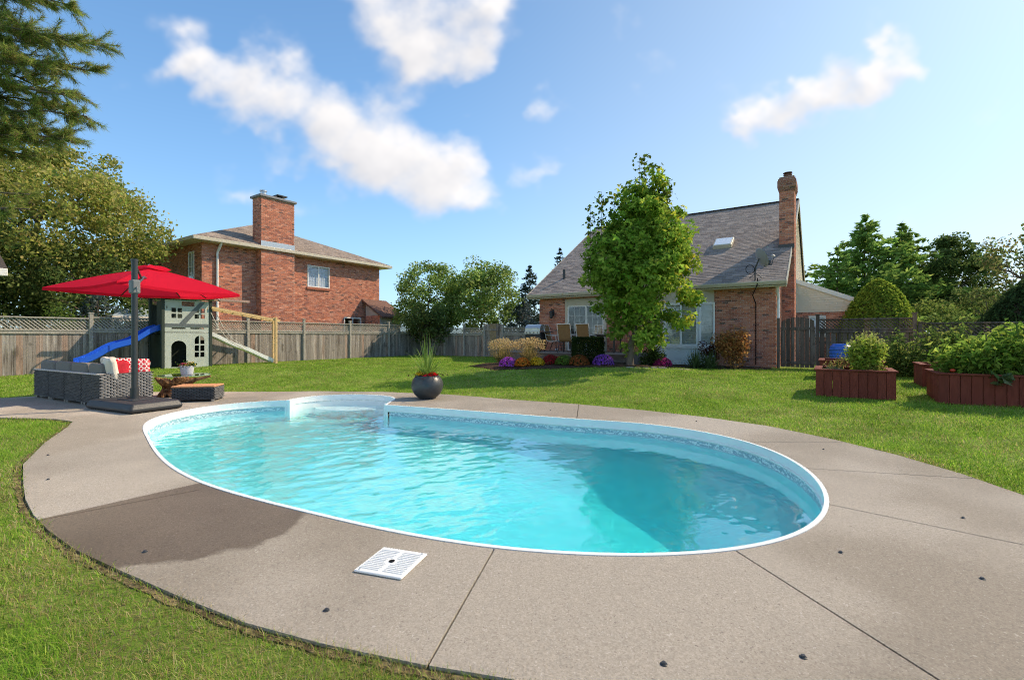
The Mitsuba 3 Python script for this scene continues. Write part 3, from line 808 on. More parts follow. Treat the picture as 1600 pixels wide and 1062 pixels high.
# bay window: a shallow three-sided bay with slatted blinds
mat('blind_slats', (.50, .54, .51), .6, .3)
bx0, bx1, bp = BAY0, BAY1, .42
corner = [(bx0, 0), (bx0 + .42, -bp), (bx1 - .46, -bp), (bx1, 0)]
m = MB().poly(sg.Polygon(corner), .62, Fr(BW(np.array([0, 0, .18])), C, A))
m.poly(sg.Polygon(corner).buffer(-.02), .25, Fr(BW(np.array([0, 0, -.05])), C, A))
bay = put(house + '__bay_window', m, mat('bay_panel', (.60, .66, .66), .5, .35))
put(bay + '__head', MB().poly(sg.Polygon(corner), .52, Fr(BW(np.array([0, 0, 2.50])), C, A)), 'cream_paint')
put(bay + '__sill', MB().poly(sg.Polygon(corner).buffer(.04, join_style=2), .06, Fr(BW(np.array([0, 0, .80])), C, A)), 'white_paint')
for k in range(3):
    p0, p1 = np.array(corner[k]), np.array(corner[k + 1])
    e = (p1 - p0); L = np.hypot(*e); e /= L
    ex = C * e[0] + A * e[1]; ey = np.cross(UP, ex)
    fr = Fr(BW(np.array([p0[0], p0[1], 0])), ex, ey)
    wn = window(house + '__bay_window', fr, .0, L, .86, 2.50, fw=.075 if k != 1 else .085, name='sash', back=None, bars=[(L / 2, .07)] if k == 1 else (), proud=.05)
    blind = MB()
    for z in np.arange(.96, 2.44, .085):
        v = np.array([[.075, .02, z + .038], [L - .075, .02, z + .038], [L - .075, .055, z - .038], [.075, .055, z - .038]])
        blind.add(fr(v), [[0, 1, 2, 3]])
    put(house + '__bay_window__blind', blind, 'blind_slats', kind='stuff')
# board ends beside the corner: small drip loop for the dish cable comes with the dish
# side wing beyond the chimney: siding gable over brick
WF = Fr(HF(np.array([-.2, 6.3, 0])), C, A)
m = MB()
wing_poly = sg.Polygon([(0, 0), (2.2, 0), (2.2, 2.74), (0, 3.70)])
m.poly(wing_poly.difference(sg.box(.66, 1.24, 1.21, 2.08)), .2, Fr(WF(np.array([0, .22, 0])), C, UP, -A)).poly(wing_poly, .1, Fr(WF(np.array([0, 4.02, 0])), C, UP, -A)).box(2.1, 2.2, .22, 3.92, .0, 2.74, fr=WF).box(.0, .1, .22, 3.92, .0, 3.6, fr=WF)
wing = put(house + '__side_wing', m, 'siding')
BF = Fr(WF(np.array([0, .0, 0])), C, A)
bricks(wing, BF, brick_courses(.1, 2.2, .0, 2.28, [(.62, 1.25, 1.2, 2.12)]), rng, proud=.035, depth=.05)
put(wing + '__brick_backing', MB().poly(sg.box(.1, .0, 2.2, 2.285).difference(sg.box(.64, 1.21, 1.23, 2.1)), .024, Fr(BF(np.array([0, -.001, 0])), C, UP, -A)), 'mortar')
sd = MB()
for k in range(14):
    z0 = 2.30 + k * .105
    xb = (3.70 - (z0 + .06)) / .436
    xb = min(2.22, xb)
    if xb > .15:
        sd.add(BF(np.array([[0, -.034, z0], [xb, -.034, z0], [xb, -.012, z0 + .107], [0, -.012, z0 + .107]])), [[0, 1, 2, 3]])
        sd.add(BF(np.array([[0, -.034, z0], [xb, -.034, z0], [xb, -.0, z0], [0, -.0, z0]])), [[0, 1, 2, 3]])
put(wing + '__siding_boards', sd, 'siding')
rk = sg.Polygon([(-.05, 3.88), (2.42, 2.80), (2.42, 2.60), (-.05, 3.68)])
put(wing + '__rake', MB().poly(rk, .05, Fr(WF(np.array([0, -.035, 0])), C, UP, -A)), 'white_paint')
put(wing + '__wing_roof', MB().poly(sg.Polygon([(-.05, 3.885), (2.43, 2.805), (2.43, 2.76), (-.05, 3.84)]), 4.2, Fr(WF(np.array([0, 4.2, 0])), C, UP, -A)), 'roof_felt')
mat('pale_curtain', (.55, .62, .72), .8, .2)
window(wing, BF, .62, 1.25, 1.2, 2.12, proud=.06, back='pale_curtain')

# satellite dish on the eave, with its cable down the wall
dish = thing('satellite_dish', 'grey satellite dish on a bent mast above the gutter beside the chimney', 'satellite dish')
D0 = HF(np.array([-.93, .05, ZE]))
Dc = D0 + np.array([.13, -.10, .80])
ax = np.array([-.36, -.84, .40]); ax /= np.linalg.norm(ax)       # towards the sky south, seen from its front side
ax = np.array([.91, -.04, .40]); ax /= np.linalg.norm(ax)
e1 = np.cross(UP, ax); e1 /= np.linalg.norm(e1); e2 = np.cross(ax, e1)
prof = [(0, .0)] + [(r, .16 * r * r / .33) for r in np.linspace(.05, .34, 7)] + [(.352, .058), (.34, .045)] + [(r, .16 * r * r / .33 - .012) for r in np.linspace(.3, .0, 6)]
mat('dish_grey', (.30, .31, .32), .45, .4)
put(dish + '__reflector', MB().lathe(prof, 32, fr=Fr(Dc, e1, e2, ax)), 'dish_grey', smooth=50)
put(dish + '__mast', MB().tube([D0 + np.array([0, 0, -.1]), D0 + np.array([0, 0, .35]), D0 + np.array([.02, .0, .52]), Dc - ax * .04], .024, 8).tube([D0 + np.array([-.25, -.1, .10]), D0 + np.array([.0, .0, .30]), D0 + np.array([.24, -.05, .12])], .014, 6), 'dark_metal', smooth=40)
put(dish + '__feed_arm', MB().tube([Dc - e2 * .3, Dc - e2 * .36 + ax * .25, Dc - e2 * .12 + ax * .46], .014, 6), 'dark_metal')
put(dish + '__feed_horn', MB().tube([Dc - e2 * .14 + ax * .44, Dc - e2 * .06 + ax * .40], [.05, .035], 10), 'dish_grey')
ring_ = [D0 + np.array([-.18 + .15 * math.cos(t), -.02, .42 + .15 * math.sin(t)]) for t in np.linspace(0, 6.28, 20)]
put(dish + '__cable', MB().tube(ring_, .012, 6).tube([D0 + np.array([0, -.16, .1]), D0 + np.array([-.03, -.2, -.12]), D0 + np.array([-.01, .15, -.45]), BW(np.array([-.95, -.03, 2.4])), BW(np.array([-.95, -.025, .25]))], .017, 6), 'black_gap')

# ---------------------------------------------------------------- the neighbour's two-storey house on the left
nb = thing('neighbour_house', 'two storey red brick house with hip roof and wide chimney beyond the left fence', 'house')
rng = np.random.default_rng(22)
B = -C
NF = Fr((-18, 15.66, 0), A, B)                 # x along the long wall (away), y into the house
T0, T1, ND, NZ = 6.83, 16.95, 9.6, 5.62
win_long = (12.02, 13.38, 3.95, 5.15); low_win = (14.35, 15.55, 1.45, 2.35); sw1 = (-1.35, -.75, 3.75, 5.2); sw2 = (-6.6, -5.6, 3.9, 5.2)
hole_ = lambda w: sg.box(w[0] + .04, w[2] + .04, w[1] - .04, w[3] - .04)
SIDE = Fr(NF(np.array([T0, 0, 0])), -B, A)       # faces -A
m = MB().poly(sg.box(T0, -.2, T1, NZ).difference(hole_(win_long)).difference(hole_(low_win)), .25, Fr(NF(np.array([0, .25, 0])), A, UP, -B))
m.poly(sg.box(-ND, -.2, -.25, NZ).difference(hole_(sw1)).difference(hole_(sw2)), .25, Fr(SIDE(np.array([0, .25, 0])), -B, UP, -A))
m.box(T1 - .25, T1, .25, ND, -.2, NZ, fr=NF).box(T0 + .25, T1 - .25, ND - .25, ND, -.2, NZ, fr=NF).box(T0 + .25, T1 - .25, .25, ND - .25, 2.7, 2.95, fr=NF).box(T0 + .25, T1 - .25, 3.6, 3.75, -.2, NZ, fr=NF)
nw = put(nb + '__wall', m, 'mortar')
bricks(nw, NF, brick_courses(T0, T1, .3, NZ, [win_long, low_win]), rng, proud=.008)
bricks(nw, SIDE, brick_courses(-ND, 0, .9, NZ, [(-1.35, -.75, 3.75, 5.2), (-6.6, -5.6, 3.9, 5.2)]), rng)
mat('brick_plain', (.36, .135, .085), .9, .2)
# chimney breast with its stack
cx0, cx1, cp = 9.28, 11.0, .46
m = MB().box(cx0, cx1, -cp, .05, 0, NZ + .05, fr=NF).box(cx0, cx1, -cp, .35, NZ + .05, 8.15, fr=NF)
nch = put(nb + '__chimney', m, 'mortar')
bricks(nch, Fr(NF(np.array([0, -cp, 0])), A, B), brick_courses(cx0, cx1, .3, 8.13), rng)
bricks(nch, Fr(NF(np.array([cx0, 0, 0])), -B, A), brick_courses(-.35, cp, .3, 8.13), rng)
put(nch + '__cap', MB().cbox(cx0 - .10, cx1 + .10, -cp - .10, .45, 8.15, 8.27, .02, fr=NF), mat('cap_stone', (.22, .23, .25), .7, .3))
put(nch + '__flashing', MB().box(cx0 - .02, cx1 + .02, -cp - .02, -cp - .009, 5.72, 5.98, fr=NF), 'steel')
put(nch + '__flue', MB().lathe([(.13, 8.26), (.13, 8.50), (.17, 8.52), (.17, 8.58), (0, 8.60)], 14, fr=Fr(NF(np.array([9.6, -.05, 0])), A, B)), 'steel', smooth=40)
put(nch + '__flue', MB().lathe([(.19, 8.26), (.15, 8.33), (.15, 8.40), (.12, 8.42)], 14, fr=Fr(NF(np.array([10.45, -.05, 0])), A, B)).cbox(10.18, 10.72, -.32, .22, 8.44, 8.50, .01, fr=NF), 'dark_metal', smooth=40)
# hip roof
ov, rise = .48, .415
x0, x1, y0, y1 = T0 - ov, T1 + ov, -ov, ND + ov
half = (y1 - y0) / 2; zt = NZ + .12
r0, r1 = x0 + half, x1 - half
P = np.array([[x0, y0, zt], [x1, y0, zt], [x1, y1, zt], [x0, y1, zt], [r0, (y0 + y1) / 2, zt + half * rise], [r1, (y0 + y1) / 2, zt + half * rise]])
if r1 < r0:
    P[4:, 0] = (x0 + x1) / 2


def far_shingle(p, n, uv):
    row = dr.floor((p.z) / .052)
    k = cell_rand(row, dr.floor((p.x * 1.1 + p.y * .6) / .30 + row * .37), 2)
    c = mix((.16, .128, .106), (.26, .212, .175), k)
    return c * (.85 + .3 * noise(p.x * 3, p.y * 3, p.z * 3))


put(nb + '__roof', MB().add(NF(P), [[0, 1, 5], [0, 5, 4], [1, 2, 5], [2, 3, 4], [2, 4, 5], [3, 0, 4]]), mat('far_shingles', far_shingle, .95, .1))
m = MB()
m.box(x0, x1, y0, y1, zt - .20, zt - .17, fr=NF)
put(nb + '__soffit', m, 'cream_paint')
m = MB()
m.cbox(x0 - .10, x1 + .10, y0 - .10, y0, zt - .20, zt - .03, .02, fr=NF).cbox(x0 - .10, x0, y0, y1 + .1, zt - .20, zt - .03, .02, fr=NF).cbox(x1, x1 + .1, y0, y1 + .1, zt - .20, zt - .03, .02, fr=NF)
put(nb + '__gutter', m, 'cream_paint')
put(nb + '__downpipe', MB().tube([(T0 + .62, -ov - .05, zt - .15), (T0 + .62, -ov + .12, zt - .34), (T0 + .62, -.07, zt - .62), (T0 + .62, -.07, .2)], .055, 8, fr=NF), 'white_paint', smooth=50)
window(nb, NF, *win_long, bars=[((win_long[0] + win_long[1]) / 2, .07)], back='pale_curtain')
put(nb + '__window_sill', MB().cbox(win_long[0] - .05, win_long[1] + .05, -.07, .0, win_long[2] - .14, win_long[2], .01, fr=NF), 'brick_plain')
window(nb, NF, *low_win, bars=[((low_win[0] + low_win[1]) / 2, .05)])
window(nb, SIDE, -1.35, -.75, 3.75, 5.2, bars=[(-1.05, .04)], rails=[(4.5, .04)], back='pale_curtain')
window(nb, SIDE, -6.6, -5.6, 3.9, 5.2, bars=[(-6.1, .05)], back='pale_curtain')
# small gabled porch at the far end
PF = Fr(NF(np.array([15.75, 0, 0])), A, B)
porch = put(nb + '__porch', MB().poly(sg.Polygon([(-.2, 0), (-1.5, 0), (-1.5, 2.55), (-.2, 3.35)]), 1.6, Fr(PF(np.array([0, 0, 0])), B, UP, A)), 'mortar')
bricks(porch, Fr(PF(np.array([0, 0, 0])), -B, A), brick_courses(.2, 1.5, .6, 2.5), rng)
put(porch + '__porch_roof', MB().poly(sg.Polygon([(0, 3.52), (-1.85, 2.42), (-1.85, 2.32), (0, 3.40)]), 1.9, Fr(PF(np.array([-.15, 0, 0])), B, UP, A)), 'clay')

# ---------------------------------------------------------------- fences
_slats = [0]


def fence(label, o, d, stops, nrm, top=1.72, lattice=.36, board=.135, wood='old_wood', gap=.004, post=.10, post_up=.12, name='wooden_fence', zshift=0., budget=300, lat_down=False, rng=None):
    """posts, rails, upright boards and a lattice top; nrm points to the viewer's side"""
    k = thing(name, label, 'fence')
    rail_wood = 'grey_timber' if wood == 'old_wood' else wood
    o = np.array(o, float); d = np.array(d, float); nrm = np.array(nrm, float)
    at = lambda t: o + d * t
    rng = rng or np.random.default_rng(3)
    fr0 = lambda t, z: Fr(np.array([*at(t)[:2], z]), d, -nrm)
    n_slat = 0; rest = MB()
    for n_, t in enumerate(stops):
        g = gz(*at(t)[:2]) + zshift
        m = MB().cbox(-post / 2, post / 2, -post / 2 - .02, post / 2 - .02, -.15, top + post_up, .01, fr=fr0(t, g))
        q = put(k + '__post', m, rail_wood)
        put(q + '__post_cap', MB().cbox(-post * .68, post * .68, -post * .68 - .02, post * .68 - .02, top + post_up, top + post_up + .03, .008, fr=fr0(t, g)), rail_wood)
    for t0, t1 in zip(stops[:-1], stops[1:]):
        g = gz(*at((t0 + t1) / 2)[:2]) + zshift
        fr = fr0(t0, g); W = t1 - t0
        a, b = post / 2, W - post / 2
        zl = top - lattice - .06
        for (z0, z1, y0, y1) in ((top - .045, top, -.06, .05), (zl - .01, zl + .045, -.05, .04), (zl - .095, zl - .012, -.035, .02), (.18, .27, .024, .06), (.85, .94, .024, .06)):
            put(k + '__rail', MB().cbox(a, b, y0, y1, z0, z1, .008, fr=fr), rail_wood)
        x = a
        while x < b - .02:
            w = min(board, b - x)
            zb = -.02 + rng.uniform(-.01, .02)
            put(k + '__board', MB().box(x + gap / 2, x + w - gap / 2, .0 + rng.normal(0, .0025), .02, zb, zl - .01, fr=fr), wood)
            x += board
        # lattice: two layers of thin slats
        hl = top - .045 - (zl + .045); z0 = zl + .045
        for layer, sgn in ((0, 1), (1, -1)):
            for c in np.arange(-hl, W, .10):
                xa, xb = (c, c + hl) if sgn < 0 else (c + hl, c)      # x at the bottom, x at the top
                pts = np.array([[xa, z0], [xb, z0 + hl]])
                # clip to the bay
                dx = pts[1, 0] - pts[0, 0]
                ta = 0. ; tb = 1.
                for lim, lo in ((a, True), (b, False)):
                    tt = (lim - pts[0, 0]) / dx
                    if lo == (dx > 0): ta = max(ta, tt)
                    else: tb = min(tb, tt)
                if tb - ta < .08: continue
                p0, p1 = pts[0] + (pts[1] - pts[0]) * ta, pts[0] + (pts[1] - pts[0]) * tb
                y = -.014 if layer == 0 else .012
                w = .026 if layer == 0 else .012
                v = np.array([[p0[0] - w, y, p0[1]], [p0[0] + w, y, p0[1]], [p1[0] + w, y, p1[1]], [p1[0] - w, y, p1[1]]])
                v = np.vstack([v, v + [0, .009, 0]])
                f = np.array([[0, 1, 2, 3], [4, 7, 6, 5], [0, 3, 7, 4], [1, 5, 6, 2], [3, 2, 6, 7], [0, 4, 5, 1]])
                if n_slat < budget:
                    put(k + '__lattice_slat', MB().add(fr(v), f), rail_wood); n_slat += 1
                else:
                    rest.add(fr(v), f)
    if rest.n:
        put(k + '__lattice', rest, rail_wood, kind='stuff')
    return k


fence('weathered grey board fence with lattice top along the left side of the lawn', (-14.7, 13.4, 0), A, [-5.35, -2.9, -.45, 2.0, 4.45, 6.9, 9.35, 11.8, 14.25, 16.8], C, budget=280, rng=np.random.default_rng(31))
fence('grey board fence across the far end of the lawn beneath the round trees', (-5.2, 27.3, 0), C, [0.1, 1.7, 3.15, 4.55], -A, top=1.55, lattice=.26, board=.13, budget=60, post_up=.2, rng=np.random.default_rng(32))
fence('short fence bay between the tall gate and the house corner', (-5.2, 27.3, 0), C, [5.75, 7.9], -A, top=1.55, lattice=.26, board=.13, budget=40, rng=np.random.default_rng(36))
gk = thing('fence_gate', 'tall grey board gate in the far fence behind the tan grasses', 'gate')
fr = Fr((-5.2 + C[0] * 4.62, 27.3 + C[1] * 4.62, gz(-1.4, 24.7)), C, A)
for k in range(8):
    put(gk + '__board', MB().box(.0 + k * .137, .131 + k * .137, -.02, .0, .02, 1.72 + .03 * math.sin(k / 7 * 3.14), fr=fr), 'old_wood' if k not in (2, 3, 4) else mat('fresh_board', (.30, .23, .14), .85, .15))
put(gk + '__rail', MB().cbox(.0, 1.09, .001, .04, .3, .4, .006, fr=fr), 'old_wood')
put(gk + '__rail', MB().cbox(.0, 1.09, .001, .04, 1.3, 1.4, .006, fr=fr), 'old_wood')
put(gk + '__rail', MB().cbox(-.02, 1.1, -.045, -.021, 1.38, 1.47, .006, fr=fr), 'old_wood')
# right side: dark fence from the house corner, an arched gate in it
fence('dark fence with lattice top between the arched gate and the corner post', (9.1 + C[0] * 1.12, 15.95 + C[1] * 1.12, 0), C, [0., 2.42], -A, top=1.66, lattice=.30, board=.15, wood='dark_wood', gap=.022, budget=90, rng=np.random.default_rng(33))
fence('low dark lattice-topped fence behind the tomato plants on the right', (9.1 + C[0] * 3.66, 15.95 + C[1] * 3.66, 0), C, [0., 2.4, 4.8], -A, top=1.50, lattice=.34, board=.15, wood='dark_wood', gap=.012, post_up=.0, budget=60, rng=np.random.default_rng(34))
gk = thing('garden_gate', 'dark wooden gate with arched top beside the brick house corner', 'gate')
fr = Fr((9.1 + C[0] * .06, 15.95 + C[1] * .06, gz(9.3, 15.8)), C, A)
gw = 1.0
for k in range(7):
    xa = .02 + k * (gw - .04) / 7; xb = xa + (gw - .04) / 7 - .018
    arch = lambda x: 1.48 + .26 * math.sqrt(max(0, 1 - ((x - gw / 2) / (gw / 2 + .02)) ** 2))
    n_ = 4
    xs = np.linspace(xa, xb, n_)
    g = sg.Polygon([(xa, .06), (xb, .06)] + [(x, arch(x)) for x in xs[::-1]])
    put(gk + '__board', MB().poly(g, .02, Fr(fr(np.array([0, 0, 0])), C, UP, -A)), 'dark_wood')
for (z0, z1) in ((.16, .26), (1.30, 1.40)):
    put(gk + '__rail', MB().cbox(.0, gw, -.045, -.021, z0, z1, .006, fr=fr), 'dark_wood')
put(gk + '__rail', MB().cbox(.0, .06, -.046, -.021, .27, 1.29, .006, fr=fr).cbox(gw - .06, gw, -.046, -.021, .27, 1.29, .006, fr=fr), 'dark_wood')
put(gk + '__hinge_post', MB().cbox(-.11, -.02, -.06, .03, -.1, 1.72, .01, fr=fr), 'dark_wood')
put(gk + '__latch', MB().cbox(gw - .02, gw + .08, -.07, -.046, 1.1, 1.14, .004, fr=fr), 'dark_metal')

# ---------------------------------------------------------------- cantilever umbrella
ub = thing('cantilever_umbrella', 'red square cantilever umbrella on a dark pole with a slab base', 'umbrella')
e1 = np.array([.9, -.43, 0]); e1 /= np.linalg.norm(e1); e2 = np.array([-e1[1], e1[0], 0])
UF = Fr((-6.52, 8.07, 0), e1, e2)
import manifold3d as m3
def rounded(x, y, z, r, fr, n=14, top_inset=0.0):
    pts = []
    for sx in (-1, 1):
        for sy in (-1, 1):
            for zz, rr, ins in ((r, r, 0), (z - r, r * .7, top_inset)):
                s_ = trimesh.creation.icosphere(2, r).vertices
                pts.append(s_ * np.array([1, 1, 1]) + [sx * (x / 2 - r - ins), sy * (y / 2 - r - ins), zz])
    h = trimesh.convex.convex_hull(np.vstack(pts))
    return fr(h.vertices), h.faces
v, f = rounded(1.42, .80, .15, .05, UF, top_inset=.03)
v[:, 2] += .01
base = put(ub + '__base', MB().add(v, f), 'dark_plastic', smooth=35)
put(base + '__foot_plate', MB().cbox(-.24, .24, -.15, .15, .155, .175, .008, fr=UF), 'dark_metal')
pole = put(ub + '__pole', MB().tube([(0, 0, .16), (0, 0, 1.0), (0, 0, 2.56)], .047, 14, fr=UF), 'dark_metal', smooth=40)
for (za, zb_, rr_) in ((.16, .36, .062), (.94, .98, .052), (2.54, 2.58, .052)):
    put(pole + '__collar', MB().tube([(0, 0, za), (0, 0, zb_)], rr_, 14, fr=UF), 'dark_metal', smooth=40)
put(ub + '__foot_pedal', MB().tube([(-.06, -.03, .18), (-.13, -.05, .20), (-.18, -.05, .245), (-.13, -.05, .26)], .014, 7, fr=UF), 'dark_metal')
mat('sleeve_grey', (.16, .165, .17), .45, .4)
put(ub + '__slider', MB().cbox(-.065, .065, -.065, .065, 1.98, 2.22, .02, fr=UF).tube([(.05, 0, 2.08), (.14, -.03, 2.08), (.15, -.03, 2.0)], .016, 7, fr=UF), 'sleeve_grey')
# canopy: four triangular gores hanging slightly between ribs, with a raised vent
HUB = np.array([-7.47, 9.72, 2.66])
cor = np.array([[-8.94, 8.89, 2.18], [-6.95, 8.22, 2.22], [-6.13, 10.52, 2.19], [-7.95, 11.2, 2.2]])
scene['red_canvas'] = {'type': 'principledthin', 'base_color': {'type': 'rgb', 'value': [.74, .018, .05]}, 'roughness': .7, 'diff_trans': 1.0, 'eta': 1.3, 'sheen': .7, 'sheen_tint': .3}


def canopy(hub, corners, r0, sag, n=14):
    mb = MB()
    for k in range(4):
        a, b = corners[k], corners[(k + 1) % 4]
        g = np.linspace(r0, 1, n)
        w = np.linspace(0, 1, n)
        Gg, Ww = np.meshgrid(g, w, indexing='ij')
        edge = a + (b - a) * Ww[..., None]
        # rim pulled in between the rib tips
        edge = edge + (hub * [1, 1, 0] + [0, 0, 2.2] - edge) * (.05 * np.sin(np.pi * Ww) ** 1)[..., None] * [1, 1, 0]
        p = hub + (edge - hub) * Gg[..., None]
        p[..., 2] -= sag * np.sin(np.pi * Ww) * Gg * .8
        p[..., 2] += .035 * np.sin(np.pi * Gg)          # ribs bow upwards
        i, j = np.meshgrid(np.arange(n - 1), np.arange(n - 1), indexing='ij')
        q = np.stack([i * n + j, (i + 1) * n + j, (i + 1) * n + j + 1, i * n + j + 1], -1).reshape(-1, 4)
        mb.add(p.reshape(-1, 3), q)
    return mb


cn = put(ub + '__canopy', canopy(HUB, cor, .10, .05), 'red_canvas', smooth=25)
put(cn + '__vent', canopy(HUB + [0, 0, .05], HUB + (cor - HUB) * .20 + [0, 0, .075], .02, .03, 8), 'red_canvas', smooth=25)
mb = MB()
for k in range(4):
    a, b = cor[k], cor[(k + 1) % 4]
    w = np.linspace(0, 1, 14)
    edge = a + (b - a) * w[:, None]
    edge = edge + (HUB * [1, 1, 0] + [0, 0, 2.2] - edge) * (.05 * np.sin(np.pi * w))[:, None] * [1, 1, 0]
    edge[:, 2] -= .04 * np.sin(np.pi * w)
    mb.add(np.vstack([edge, edge - [0, 0, .055]]), np.stack([np.arange(13), np.arange(1, 14), np.arange(1, 14) + 14, np.arange(13) + 14], 1))
put(cn + '__hem', mb, 'red_canvas')
for k in range(8):
    tip = cor[k // 2] if k % 2 == 0 else (cor[k // 2] + cor[(k // 2 + 1) % 4]) / 2 + (HUB - (cor[k // 2] + cor[(k // 2 + 1) % 4]) / 2) * [.05, .05, 0] - [0, 0, .05]
    g = np.linspace(.03, .985, 10)[:, None]
    p = HUB + (tip - HUB) * g
    p[:, 2] += .035 * np.sin(np.pi * g[:, 0]) - .025
    rb = put(ub + '__rib', MB().tube(p, .011, 6), 'dark_metal')
    put(rb + '__strut', MB().tube([HUB - [0, 0, .33], p[5] - [0, 0, .01]], .009, 6), 'dark_metal')
put(ub + '__hub', MB().tube([HUB - [0, 0, .40], HUB - [0, 0, .02]], [.035, .03], 10).tube([HUB - [0, 0, .36], HUB - [0, 0, .29]], .06, 10), 'dark_metal', smooth=40)
pt = UF((0, 0, 0))
arm = put(ub + '__arm', MB().tube([pt + [0, 0, 2.10], (pt * .55 + HUB * .45) * [1, 1, 0] + [0, 0, 2.36], HUB - [0, 0, .30]], .026, 8), 'dark_metal', smooth=40)
put(ub + '__stay', MB().tube([pt + [0, 0, 2.50], pt + (HUB - pt) * .33 * np.array([1, 1, 0]) + [0, 0, 2.32]], .018, 8), 'dark_metal')

# ---------------------------------------------------------------- wicker
def weave(mb, fr, U, V, pu=.046, pv=.027, col=(.17, .165, .16), rng=None, bulge=.010):
    """over-and-under strands on the rectangle [0,U] x [0,V] of fr; outwards is -y of fr"""
    nu, nv = max(2, int(round(U / pu))), max(2, int(round(V / pv)))
    pu, pv = U / nu, V / nv
    for r in range(nv):
        for c in range(nu):
            if (r + c) % 2: continue
            x0, x1 = (c - .35) * pu, (c + 1.35) * pu
            x0, x1 = max(x0, 0), min(x1, U)
            z0, z1 = r * pv + .002, (r + 1) * pv - .002
            xm0, xm1 = x0 + (x1 - x0) * .25, x1 - (x1 - x0) * .25
            v = np.array([[x0, 0, z0], [x0, 0, z1], [xm0, -bulge, z0 + .003], [xm0, -bulge, z1 - .003], [xm1, -bulge, z0 + .003], [xm1, -bulge, z1 - .003], [x1, 0, z0], [x1, 0, z1], [xm0, 0, z0], [xm1, 0, z0], [xm0, 0, z1], [xm1, 0, z1]])
            f = np.array([[0, 2, 3], [0, 3, 1], [2, 4, 5], [2, 5, 3], [4, 6, 7], [4, 7, 5], [0, 8, 2], [8, 9, 4], [8, 4, 2], [9, 6, 4], [1, 3, 10], [10, 3, 5], [10, 5, 11], [11, 5, 7]])
            mb.add(fr(v), f, np.array(col) * rng.uniform(.75, 1.25))
    for c in range(nu):
        x = (c + .5) * pu
    return mb


mat('wicker_core', (.045, .043, .042), .8, .3)
mat('cushion_grey', lambda p, n, uv: mix((.16, .15, .14), (.22, .21, .195), noise(p.x * 220, p.y * 220, p.z * 220)), .95, .1)
mat('seat_piping', (.55, .50, .42), .9, .1)
mat('canvas_cream', lambda p, n, uv: mix((.60, .54, .45), (.70, .64, .55), noise(p.x * 160, p.y * 160, p.z * 160)), .95, .1)
mat('canvas_red', lambda p, n, uv: mix((.46, .022, .035), (.54, .035, .05), noise(p.x * 160, p.y * 160, p.z * 160)), .9, .15)


def lattice_print(p, n, uv):
    """white fretwork printed on red"""
    s, t = (p.x * .66 + p.y * .75) / .085, p.z / .085
    a = dr.abs(s - dr.floor(s) - .5); b = dr.abs(t - dr.floor(t) - .5)
    d = dr.maximum(a, b)
    ring = smoothstep(.20, .23, d) * (1 - smoothstep(.34, .37, d))
    link = (1 - smoothstep(.06, .09, dr.minimum(a, b))) * smoothstep(.34, .36, d)
    return mix((.52, .03, .045), (.74, .70, .66), dr.maximum(ring, link))


